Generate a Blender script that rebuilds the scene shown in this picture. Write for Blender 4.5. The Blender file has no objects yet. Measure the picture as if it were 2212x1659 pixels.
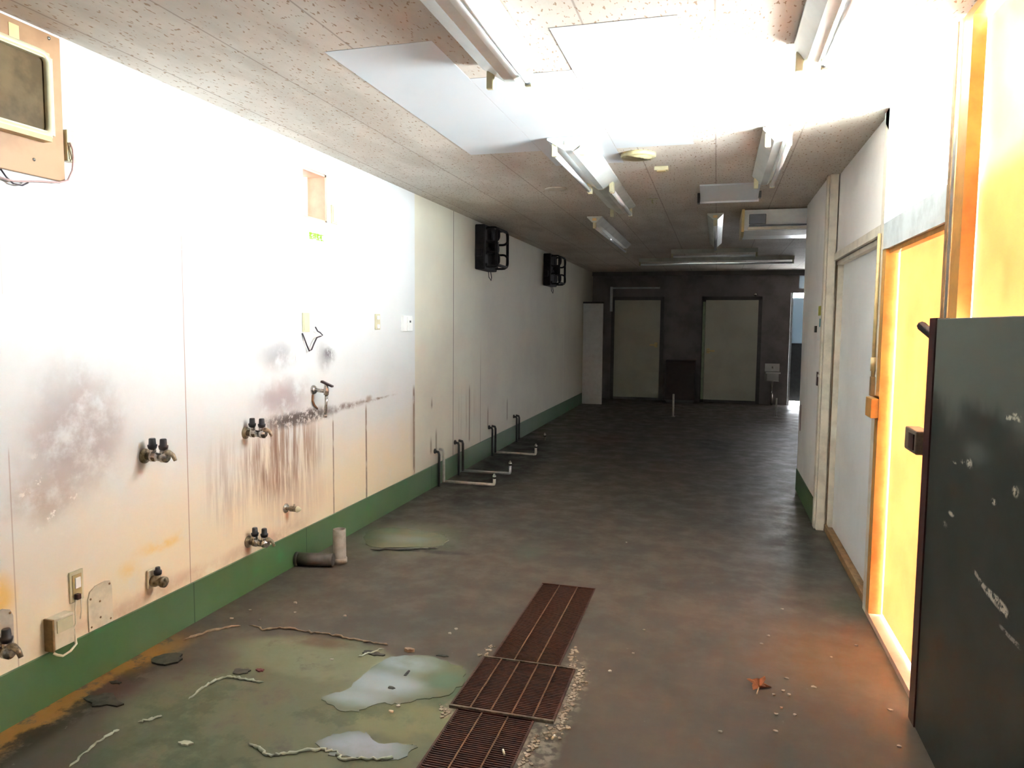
import bpy, bmesh, math, random
from mathutils import Vector, Matrix
random.seed(7)
SC = bpy.context.scene
COL = SC.collection

# ------------------------------------------------------------ camera, world, light, exposure
FPX, PITCH, YAW, ROLL = 1574.48, 0.080347, 0.272311, 0.008738   # focal length in pixels of a 2212 x 1659 frame
CX, CY = 1106.0, 829.5
EYE = Vector((0, 0, 1.5))
FW = Vector((-math.sin(YAW)*math.cos(PITCH), math.cos(YAW)*math.cos(PITCH), -math.sin(PITCH)))
_r = FW.cross(Vector((0, 0, 1))).normalized(); _u = _r.cross(FW)
RT = math.cos(ROLL)*_r + math.sin(ROLL)*_u
UP = -math.sin(ROLL)*_r + math.cos(ROLL)*_u
cam = bpy.data.cameras.new('camera'); camo = bpy.data.objects.new('camera', cam); COL.objects.link(camo)
cam.sensor_width = 36.0; cam.lens = 36.0*FPX/2212.0; cam.clip_start = 0.02; cam.clip_end = 200
m = Matrix((RT, UP, -FW)).transposed().to_4x4(); m.translation = EYE
camo.matrix_world = m
SC.camera = camo

SC.view_settings.view_transform = 'Standard'
SC.view_settings.look = 'None'
SC.view_settings.gamma = 1.0
SC.view_settings.use_curve_mapping = False
SC.view_settings.exposure = 4.55
SC.cycles.max_bounces = 14
SC.cycles.diffuse_bounces = 8
SC.cycles.glossy_bounces = 5
SC.cycles.transmission_bounces = 8
SC.cycles.sample_clamp_indirect = 12
SC.cycles.use_denoising = True

world = bpy.data.worlds.new('daylight'); SC.world = world; world.use_nodes = True
bgn = world.node_tree.nodes['Background']
bgn.inputs['Color'].default_value = (0.91, 0.955, 1.0, 1)
bgn.inputs['Strength'].default_value = 10.0

def portal(name, loc, facing, sx, sy):
    l = bpy.data.lights.new(name, 'AREA'); l.shape = 'RECTANGLE'; l.size = sx; l.size_y = sy
    l.cycles.is_portal = True
    o = bpy.data.objects.new(name, l); COL.objects.link(o); o.location = loc
    o.rotation_euler = Vector(facing).to_track_quat('-Z', 'Y').to_euler()
portal('daylight_transom', (1.02, 3.05, 2.33), (-1, 0, 0), 2.4, 0.64)
portal('daylight_doorway', (1.02, 3.05, 1.0), (-1, 0, 0), 2.4, 2.0)
portal('daylight_hatch_window', (-2.80, 4.2, 2.31), (1, 0, 0), 0.6, 0.5)
portal('daylight_back_door', (1.9, 15.32, 1.3), (0, -1, 0), 1.7, 2.7)

# ------------------------------------------------------------ projection helpers: a photo pixel onto a real plane
XL, XR, ZC, YB = -2.487, 0.82, 2.60, 15.06
def hit(px, py, axis, val):
    d = FW + (px-CX)/FPX*RT - (py-CY)/FPX*UP
    return EYE + d*((val-EYE[axis])/d[axis])
def LW(px, py, off=0.0):
    p = hit(px, py, 0, XL+off); return p.y, p.z
def FL(px, py, z=0.0):
    p = hit(px, py, 2, z); return p.x, p.y

# ------------------------------------------------------------ materials
def new_mat(name):
    m = bpy.data.materials.new(name); m.use_nodes = True
    nt = m.node_tree; b = nt.nodes['Principled BSDF']
    return m, nt, b
def N(nt, t, **kw):
    n = nt.nodes.new(t)
    for k, v in kw.items(): setattr(n, k, v)
    return n
def mixc(nt, fac, a, b, blend='MIX'):
    n = N(nt, 'ShaderNodeMix', data_type='RGBA', blend_type=blend)
    for s, v in ((n.inputs[0], fac), (n.inputs[6], a), (n.inputs[7], b)):
        if hasattr(v, 'is_linked'): nt.links.new(v, s)
        elif isinstance(v, (int, float)): s.default_value = v
        else: s.default_value = (*v, 1)
    return n.outputs[2]
def math_(nt, op, a, b=None, clamp=False):
    n = N(nt, 'ShaderNodeMath', operation=op, use_clamp=clamp)
    for s, v in zip(n.inputs, (a, b)):
        if v is None: continue
        if hasattr(v, 'is_linked'): nt.links.new(v, s)
        else: s.default_value = v
    return n.outputs[0]
def pos(nt): return N(nt, 'ShaderNodeNewGeometry').outputs['Position']
def noise(nt, scale, detail=4, rough=0.6, stretch=(1, 1, 1), vec=None):
    mp = N(nt, 'ShaderNodeMapping'); mp.inputs['Scale'].default_value = stretch
    nt.links.new(vec if vec is not None else pos(nt), mp.inputs['Vector'])
    n = N(nt, 'ShaderNodeTexNoise'); n.inputs['Scale'].default_value = scale
    n.inputs['Detail'].default_value = detail; n.inputs['Roughness'].default_value = rough
    nt.links.new(mp.outputs[0], n.inputs['Vector'])
    return n.outputs['Fac']
def ramp(nt, v, lo, hi, a=0.0, b=1.0, smooth=True):
    n = N(nt, 'ShaderNodeMapRange', clamp=True)
    if smooth: n.interpolation_type = 'SMOOTHSTEP'
    nt.links.new(v, n.inputs['Value'])
    for k, x in (('From Min', lo), ('From Max', hi), ('To Min', a), ('To Max', b)): n.inputs[k].default_value = x
    return n.outputs['Result']
def blob(nt, c, r, soft=1.0, warp=0.0):
    """1 inside an ellipsoid at world position c with radii r, falling smoothly to 0 at its edge"""
    p = pos(nt)
    if warp:
        w = N(nt, 'ShaderNodeTexNoise'); w.inputs['Scale'].default_value = 5.0; w.inputs['Detail'].default_value = 5
        nt.links.new(p, w.inputs['Vector'])
        s = N(nt, 'ShaderNodeVectorMath', operation='SUBTRACT'); nt.links.new(w.outputs['Color'], s.inputs[0]); s.inputs[1].default_value = (.5, .5, .5)
        k = N(nt, 'ShaderNodeVectorMath', operation='SCALE'); nt.links.new(s.outputs[0], k.inputs[0]); k.inputs['Scale'].default_value = warp
        a = N(nt, 'ShaderNodeVectorMath', operation='ADD'); nt.links.new(p, a.inputs[0]); nt.links.new(k.outputs[0], a.inputs[1]); p = a.outputs[0]
    s = N(nt, 'ShaderNodeVectorMath', operation='SUBTRACT'); nt.links.new(p, s.inputs[0]); s.inputs[1].default_value = c
    d = N(nt, 'ShaderNodeVectorMath', operation='DIVIDE'); nt.links.new(s.outputs[0], d.inputs[0]); d.inputs[1].default_value = r
    l = N(nt, 'ShaderNodeVectorMath', operation='LENGTH'); nt.links.new(d.outputs[0], l.inputs[0])
    return ramp(nt, l.outputs['Value'], 1.0-soft, 1.0, 1.0, 0.0)
def vline(nt, comp, c, w):
    s = N(nt, 'ShaderNodeSeparateXYZ'); nt.links.new(pos(nt), s.inputs[0])
    d = math_(nt, 'ABSOLUTE', math_(nt, 'SUBTRACT', s.outputs[comp], c))
    return ramp(nt, d, 0.3*w, w, 1.0, 0.0)
def comp(nt, i):
    s = N(nt, 'ShaderNodeSeparateXYZ'); nt.links.new(pos(nt), s.inputs[0]); return s.outputs[i]
def mul(nt, *vs):
    o = vs[0]
    for v in vs[1:]: o = math_(nt, 'MULTIPLY', o, v)
    return o
def bump(nt, b, h, strength=0.2, dist=0.01):
    n = N(nt, 'ShaderNodeBump'); n.inputs['Strength'].default_value = strength; n.inputs['Distance'].default_value = dist
    nt.links.new(h, n.inputs['Height']); nt.links.new(n.outputs[0], b.inputs['Normal'])

def M(name, col, rough=0.5, metal=0.0, var=0.12, scale=14.0, col2=None, spec=0.5, bumpy=0.0):
    m, nt, b = new_mat(name)
    n = noise(nt, scale)
    c2 = col2 if col2 else tuple(max(0, c*(1-2.2*var)) for c in col)
    nt.links.new(mixc(nt, ramp(nt, n, .38, .72), col, c2), b.inputs['Base Color'])
    b.inputs['Roughness'].default_value = rough; b.inputs['Metallic'].default_value = metal
    b.inputs['Specular IOR Level'].default_value = spec
    if bumpy: bump(nt, b, n, bumpy)
    return m

def translucent(name, col, spec=0.04, refl=None):
    """a sheet that scatters the daylight behind it; the room side also reflects a little"""
    m, nt, b = new_mat(name)
    out = nt.nodes['Material Output']
    tr = N(nt, 'ShaderNodeBsdfTranslucent')
    n = noise(nt, 6.0, 3)
    nt.links.new(mixc(nt, ramp(nt, n, .35, .7), col, tuple(c*.86 for c in col)), tr.inputs['Color'])
    b.inputs['Base Color'].default_value = (*(refl or tuple(min(1, c*8) for c in col)), 1)
    b.inputs['Roughness'].default_value = 0.35
    b.inputs['Specular IOR Level'].default_value = spec
    ad = N(nt, 'ShaderNodeAddShader')
    nt.links.new(tr.outputs[0], ad.inputs[0]); nt.links.new(b.outputs[0], ad.inputs[1])
    nt.links.new(ad.outputs[0], out.inputs['Surface'])
    return m

def glass_mat(name, col=(.9, .95, .95), rough=0.02):
    m, nt, b = new_mat(name)
    out = nt.nodes['Material Output']
    tr = N(nt, 'ShaderNodeBsdfTransparent'); tr.inputs['Color'].default_value = (*col, 1)
    gl = N(nt, 'ShaderNodeBsdfGlossy'); gl.inputs['Roughness'].default_value = rough
    fr = N(nt, 'ShaderNodeFresnel'); fr.inputs['IOR'].default_value = 1.45
    mx = N(nt, 'ShaderNodeMixShader')
    nt.links.new(math_(nt, 'MULTIPLY', fr.outputs[0], math_(nt, 'SUBTRACT', 1.0, N(nt, 'ShaderNodeNewGeometry').outputs['Backfacing'])), mx.inputs[0]); nt.links.new(tr.outputs[0], mx.inputs[1]); nt.links.new(gl.outputs[0], mx.inputs[2])
    nt.links.new(mx.outputs[0], out.inputs['Surface'])
    return m

# ---- left wall, near part: cream painted board with its stains
def wall_near_mat():
    m, nt, b = new_mat('stained_cream_board')
    base = mixc(nt, ramp(nt, noise(nt, 1.4, 3), .35, .7), (.68, .685, .69), (.64, .645, .645))
    fine = noise(nt, 26, 6, .7); mid = noise(nt, 7, 6, .65)
    streak = noise(nt, 5.0, 5, .65, stretch=(1, 6.0, .45))
    c = base
    X = XL
    def st(mask, col, k=1.0):
        nonlocal c
        f = math_(nt, 'MULTIPLY', mask, k, clamp=True)
        c = mixc(nt, f, c, col)
    def bl(px, py, ry, rz, soft=1.0, warp=0.0):
        y, z = LW(px, py); return blob(nt, (X, y, z), (1, ry, rz), soft, warp)
    st(mul(nt, ramp(nt, math_(nt, 'ADD', comp(nt, 2), math_(nt, 'MULTIPLY', math_(nt, 'SUBTRACT', noise(nt, 1.6, 3), .5), .7)), .35, 1.0, 1, 0), ramp(nt, mid, .15, .5, .6, 1)), (.80, .655, .44), .9)
    # mould haze left and middle
    st(mul(nt, bl(165, 930, .34, .36, .75, .25), ramp(nt, mid, .28, .56)), (.40, .34, .33), .85)
    st(mul(nt, bl(90, 1080, .22, .14, .9, .2), ramp(nt, mid, .35, .6)), (.42, .33, .27), .7)
    st(mul(nt, bl(610, 860, .42, .17, .8, .2), ramp(nt, mid, .28, .55)), (.38, .30, .30), .85)
    st(mul(nt, bl(600, 765, .30, .15, 1.0, .15), ramp(nt, mid, .22, .52)), (.30, .29, .31), .85)
    st(mul(nt, bl(700, 770, .14, .16, .9, .12), ramp(nt, mid, .26, .5)), (.30, .29, .30), .8)
    st(mul(nt, bl(710, 766, .11, .075, .9, .14), ramp(nt, fine, .32, .55)), (.13, .11, .12), .95)
    st(mul(nt, bl(500, 1040, .28, .38, .9, .2), ramp(nt, streak, .4, .62)), (.40, .30, .25), .6)
    # streaks under the shelf line
    st(mul(nt, bl(620, 985, .52, .33, .55, .08), ramp(nt, streak, .38, .60)), (.33, .21, .14), .85)
    st(mul(nt, bl(590, 1000, .36, .30, .6, .08), ramp(nt, noise(nt, 9, 5, .6, stretch=(1, 5, .4)), .47, .62)), (.24, .13, .09), .8)
    st(mul(nt, bl(640, 1080, .55, .22, .9, .08), ramp(nt, streak, .30, .6)), (.47, .33, .26), .55)
    # mould along the shelf line, z about 0.93
    y1, z1 = LW(690, 892)
    st(mul(nt, blob(nt, (X, 4.0, .915), (1, .58, .065), .7, .06), ramp(nt, fine, .40, .52)), (.10, .075, .07), .95)
    st(mul(nt, blob(nt, (X, 4.55, .925), (1, .50, .040), .9, .07), ramp(nt, noise(nt, 12, 6, .7), .36, .56)), (.20, .14, .12), .9)
    st(mul(nt, blob(nt, (X, 5.05, .93), (1, .45, .016), .9, .03), ramp(nt, noise(nt, 14, 6, .7), .40, .58)), (.22, .15, .11), .9)
    st(blob(nt, (X, 4.93, .95), (1, .07, .035), .8, .05), (.33, .22, .16), .8)
    # drips
    for yy, za, zb, w, k in ((4.40, .18, .90, .012, .85), (4.885, .17, .93, .018, .9), (5.775, .20, 1.0, .030, 1.0)):
        st(mul(nt, vline(nt, 1, yy, w), ramp(nt, comp(nt, 2), za-.02, za+.03), ramp(nt, comp(nt, 2), zb-.08, zb, 1, 0), ramp(nt, noise(nt, 9, 4, .6, (1, 4, 1)), .25, .5)), (.22, .14, .09), k)
    st(blob(nt, (X, 5.78, .55), (1, .12, .55), .95), (.40, .30, .20), .5)
    # yellow grease runs
    st(mul(nt, blob(nt, (X, 2.80, .47), (1, .22, .045), .9, .12), ramp(nt, mid, .3, .55)), (.80, .50, .10), .7)
    st(mul(nt, blob(nt, (X, 2.60, .40), (1, .10, .07), .9, .12), ramp(nt, mid, .3, .6)), (.80, .52, .14), .6)
    st(mul(nt, blob(nt, (X, 1.98, .50), (1, .10, .12), .8, .08), ramp(nt, mid, .25, .5)), (.78, .46, .08), .8)
    st(mul(nt, blob(nt, (X, 2.75, .235), (1, 1.0, .07), .9, .08), ramp(nt, mid, .3, .65)), (.52, .30, .20), .6)
    st(mul(nt, blob(nt, (X, 3.7, .235), (1, .6, .09), .9, .08), ramp(nt, mid, .3, .65)), (.42, .24, .18), .6)
    # rust around the taps
    for px, py, ry, rz in ((308, 985, .030, .05), (530, 932, .03, .05), (620, 1112, .035, .07), (535, 1182, .04, .07), (320, 1262, .035, .04)):
        st(bl(px, py, ry, rz, .9, .03), (.34, .11, .04), .8)
    # board joints
    for yy, za, zb, w, k in ((2.983, .2, 1.9, .004, .8), (2.05, .2, 1.0, .004, .45), (3.948, 1.9, 2.6, .003, .3), (2.055, 1.6, 2.6, .003, .3)):
        st(mul(nt, vline(nt, 1, yy, w), ramp(nt, comp(nt, 2), za-.01, za, 0, 1), ramp(nt, comp(nt, 2), zb, zb+.05, 1, 0)), (.30, .16, .11), k)
    st(mul(nt, vline(nt, 2, 1.85, .0045), ramp(nt, comp(nt, 1), 3.2, 3.6, 1, 0)), (.45, .42, .42), .55)
    # peeled lighter flakes
    st(mul(nt, bl(110, 1060, .22, .20, .6, .2), ramp(nt, noise(nt, 16, 4, .6), .62, .68)), (.92, .88, .82), .8)
    nt.links.new(c, b.inputs['Base Color'])
    b.inputs['Roughness'].default_value = 0.55; b.inputs['Specular IOR Level'].default_value = 0.3
    bump(nt, b, fine, .06, .004)
    return m
def wall_far_mat():
    m, nt, b = new_mat('beige_board')
    c = mixc(nt, ramp(nt, noise(nt, 1.2, 4), .35, .7), (.66, .62, .49), (.60, .55, .45))
    st = noise(nt, 5, 5, .6, (1, 5, .35))
    def s(mask, col, k):
        nonlocal c
        c = mixc(nt, math_(nt, 'MULTIPLY', mask, k, clamp=True), c, col)
    s(vline(nt, 1, 6.755, .010), (.09, .06, .04), .95)
    s(mul(nt, vline(nt, 1, 7.62, .010), ramp(nt, comp(nt, 2), .9, 1.4, 1, 0)), (.20, .14, .09), .8)
    s(mul(nt, vline(nt, 1, 12.14, .02), ramp(nt, comp(nt, 2), 2.0, 2.1, 1, 0)), (.8, .78, .7), .6)
    for yy, za, zb in ((6.17, .30, .50), (6.30, .3, .56), (6.19, .72, .86), (7.25, .25, .9), (7.9, .3, .6), (8.7, .3, .62)):
        s(mul(nt, vline(nt, 1, yy, .03), ramp(nt, comp(nt, 2), za, za+.05), ramp(nt, comp(nt, 2), zb-.1, zb, 1, 0)), (.20, .14, .08), .75)
    s(mul(nt, blob(nt, (XL, 7.2, .6), (1, .5, .4), .9, .1), ramp(nt, st, .45, .65)), (.33, .23, .14), .5)
    nt.links.new(c, b.inputs['Base Color']); b.inputs['Roughness'].default_value = .5
    return m
def ceiling_mat():
    m, nt, b = new_mat('fissured_ceiling_tile')
    base = mixc(nt, ramp(nt, noise(nt, 1.1, 5, .6), .35, .68), (.68, .615, .545), (.58, .515, .45))
    base = mixc(nt, mul(nt, ramp(nt, noise(nt, 1.3, 5, .6, (2.0, .5, 1)), .45, .66), .5), base, (.40, .34, .28))
    fis = noise(nt, 75, 1, .5, (1.0, .38, 1))
    base = mixc(nt, ramp(nt, fis, .63, .69), base, (.36, .25, .17))
    x = math_(nt, 'ABSOLUTE', math_(nt, 'SUBTRACT', math_(nt, 'FRACT', math_(nt, 'DIVIDE', math_(nt, 'ADD', comp(nt, 0), 10.0-.165+.0), .4665)), .5))
    base = mixc(nt, ramp(nt, x, .487, .497, 0, .55), base, (.22, .15, .11))
    for yy in (7.03, 10.7):
        base = mixc(nt, math_(nt, 'MULTIPLY', vline(nt, 1, yy, .012), .6), base, (.75, .68, .6))
    nt.links.new(base, b.inputs['Base Color']); b.inputs['Roughness'].default_value = .8; b.inputs['Specular IOR Level'].default_value = .15
    bump(nt, b, fis, .15, .004)
    return m
def floor_mat():
    m, nt, b = new_mat('worn_painted_floor')
    n1 = noise(nt, 1.1, 6, .65); n2 = noise(nt, 5, 6, .65); n3 = noise(nt, 30, 4, .6)
    c = mixc(nt, ramp(nt, n1, .36, .66), (.112, .088, .066), (.080, .070, .056))
    c = mixc(nt, mul(nt, ramp(nt, n2, .45, .7), .5), c, (.11, .09, .078))
    def s(mask, col, k):
        nonlocal c
        c = mixc(nt, math_(nt, 'MULTIPLY', mask, k, clamp=True), c, col)
    def fb(px, py, rx, ry, soft=.8, warp=.2):
        x, y = FL(px, py); return blob(nt, (x, y, 0), (rx, ry, 1), soft, warp)
    s(mul(nt, fb(640, 1560, .85, .62, .35, .30), ramp(nt, n2, .25, .5)), (.150, .155, .090), .9)
    s(mul(nt, fb(690, 1420, .55, .22, .4, .25), ramp(nt, n2, .2, .45)), (.19, .20, .12), .9)
    s(fb(860, 1560, .32, .14, .4, .25), (.20, .20, .105), .9)
    s(mul(nt, fb(300, 1640, .45, .30, .5, .3), ramp(nt, n2, .4, .6)), (.075, .095, .055), .85)
    s(mul(nt, fb(1000, 1480, .30, .25, .7, .2), ramp(nt, n2, .3, .55)), (.07, .115, .06), .8)
    s(mul(nt, fb(880, 1160, .55, .50, .5, .3), ramp(nt, n2, .3, .55)), (.14, .15, .10), .8)
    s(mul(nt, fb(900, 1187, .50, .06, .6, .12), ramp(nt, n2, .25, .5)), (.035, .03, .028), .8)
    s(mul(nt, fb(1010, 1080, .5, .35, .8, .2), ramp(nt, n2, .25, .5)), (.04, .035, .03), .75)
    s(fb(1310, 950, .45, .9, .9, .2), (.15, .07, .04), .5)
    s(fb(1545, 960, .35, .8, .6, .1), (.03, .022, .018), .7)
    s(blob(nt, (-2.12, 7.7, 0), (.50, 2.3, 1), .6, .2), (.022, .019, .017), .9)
    s(mul(nt, fb(1150, 1190, .15, .35, .9, .2), ramp(nt, n2, .35, .6)), (.10, .13, .095), .6)
    s(mul(nt, fb(560, 1570, .75, .55, .5, .3), ramp(nt, noise(nt, 3.3, 6, .7), .50, .60)), (.070, .090, .050), .65)
    s(mul(nt, fb(520, 1440, .55, .35, .6, .3), ramp(nt, noise(nt, 4.5, 6, .7), .52, .62)), (.115, .080, .060), .7)
    s(mul(nt, fb(690, 1388, .28, .07, .7, .06), ramp(nt, n2, .3, .5)), (.115, .070, .045), .8)
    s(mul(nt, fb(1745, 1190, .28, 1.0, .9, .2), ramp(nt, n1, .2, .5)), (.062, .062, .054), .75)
    s(mul(nt, fb(1830, 1310, .18, .25, .9, .1), ramp(nt, n2, .3, .5)), (.080, .105, .070), .6)
    # rust and rot along the left skirting
    xm = comp(nt, 0); wob = math_(nt, 'MULTIPLY', math_(nt, 'SUBTRACT', n2, .5), .16)
    xe = math_(nt, 'ADD', xm, wob)
    s(mul(nt, ramp(nt, xe, -2.40, -2.30, 1, 0), ramp(nt, comp(nt, 1), 2.6, 3.0, 1, 0), ramp(nt, noise(nt, 11, 6, .7), .36, .50)), (.34, .165, .040), .95)
    s(mul(nt, ramp(nt, xe, -2.42, -2.38, 0, 1), ramp(nt, xe, -2.30, -2.22, 1, 0), ramp(nt, comp(nt, 1), 2.3, 2.7, 1, 0), ramp(nt, n2, .45, .55)), (.035, .028, .018), .9)
    s(mul(nt, fb(250, 1480, .22, .12, .6, .2), ramp(nt, n2, .4, .55)), (.11, .05, .045), .6)
    # amber doorway glow painted into the floor colour by the door sill
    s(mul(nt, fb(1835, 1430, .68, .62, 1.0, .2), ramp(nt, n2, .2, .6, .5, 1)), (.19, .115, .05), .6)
    # pale grit worn around the gratings
    s(mul(nt, fb(1215, 1500, .10, .42, .5, .10), ramp(nt, n3, .45, .6)), (.33, .29, .22), .7)
    s(mul(nt, fb(1150, 1630, .10, .25, .5, .10), ramp(nt, n3, .4, .6)), (.30, .27, .21), .7)
    s(mul(nt, fb(975, 1530, .05, .12, .5, .10), ramp(nt, n3, .4, .6)), (.33, .27, .2), .6)
    s(ramp(nt, n3, .70, .74), (.26, .23, .19), .4)
    nt.links.new(c, b.inputs['Base Color'])
    r = math_(nt, 'ADD', ramp(nt, n2, .3, .7, .34, .62), 0.0)
    nt.links.new(r, b.inputs['Roughness']); b.inputs['Specular IOR Level'].default_value = .22
    bump(nt, b, n2, .03, .006)
    return m
def skirting_mat():
    m, nt, b = new_mat('green_skirting_paint')
    c = mixc(nt, ramp(nt, noise(nt, 2.2, 4), .35, .68), (.075, .150, .055), (.098, .160, .075))
    c = mixc(nt, mul(nt, ramp(nt, noise(nt, 3.1, 3, .5, (1, 1, 2)), .58, .72), .7), c, (.05, .20, .07))
    for yy in (2.99, 4.03, 6.15):
        c = mixc(nt, math_(nt, 'MULTIPLY', vline(nt, 1, yy, .006), .8), c, (.02, .05, .02))
    nt.links.new(c, b.inputs['Base Color']); b.inputs['Roughness'].default_value = .38
    return m
def panel_mat():
    m, nt, b = new_mat('scuffed_dark_green_sheet')
    n2 = noise(nt, 4, 5, .6); chipn = noise(nt, 70, 3, .6)
    c = mixc(nt, ramp(nt, n2, .35, .7), (.028, .032, .024), (.044, .043, .034))
    z = comp(nt, 2); y = comp(nt, 1)
    # pale rubbed upper part with a wavy dirty edge
    e = math_(nt, 'ADD', z, math_(nt, 'MULTIPLY', math_(nt, 'SUBTRACT', noise(nt, 3.5, 3), .5), .35))
    c = mixc(nt, ramp(nt, e, 1.20, 1.29, 0, .9), c, (.125, .135, .110))
    def pb(px, py, ry, rz, soft=.5, warp=.0):
        p = hit(px, py, 0, .765); return blob(nt, (.765, p.y, p.z), (1, ry, rz), soft, warp)
    c = mixc(nt, mul(nt, pb(2110, 970, .16, .05, .8, .1), .5), c, (.16, .17, .14))
    for px, py, ry, rz in ((2095, 1000, .010, .022), (2080, 995, .008, .009), (2062, 1000, .008, .006), (2180, 903, .012, .010), (2196, 907, .010, .009), (2054, 1110, .012, .010), (2041, 1133, .008, .016), (2193, 1064, .008, .02), (2146, 1083, .007, .012), (2196, 898, .01, .008)):
        c = mixc(nt, mul(nt, pb(px, py, ry*3.6, rz, .7, .03), ramp(nt, chipn, .42, .54)), c, (.62, .58, .45))
    for i in range(9):
        t = i/8; c = mixc(nt, mul(nt, pb(2108+t*60, 1245+t*72, .030+.024*t, .010+.012*t, .6, .04), ramp(nt, chipn, .44, .54)), c, (.55, .50, .40))
    for i in range(5):
        t = i/4; c = mixc(nt, mul(nt, pb(2166+t*32, 1360+t*34, .030, .009, .6, .03), ramp(nt, chipn, .4, .54)), c, (.35, .32, .27))
    nt.links.new(c, b.inputs['Base Color']); b.inputs['Roughness'].default_value = .42
    return m

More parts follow.
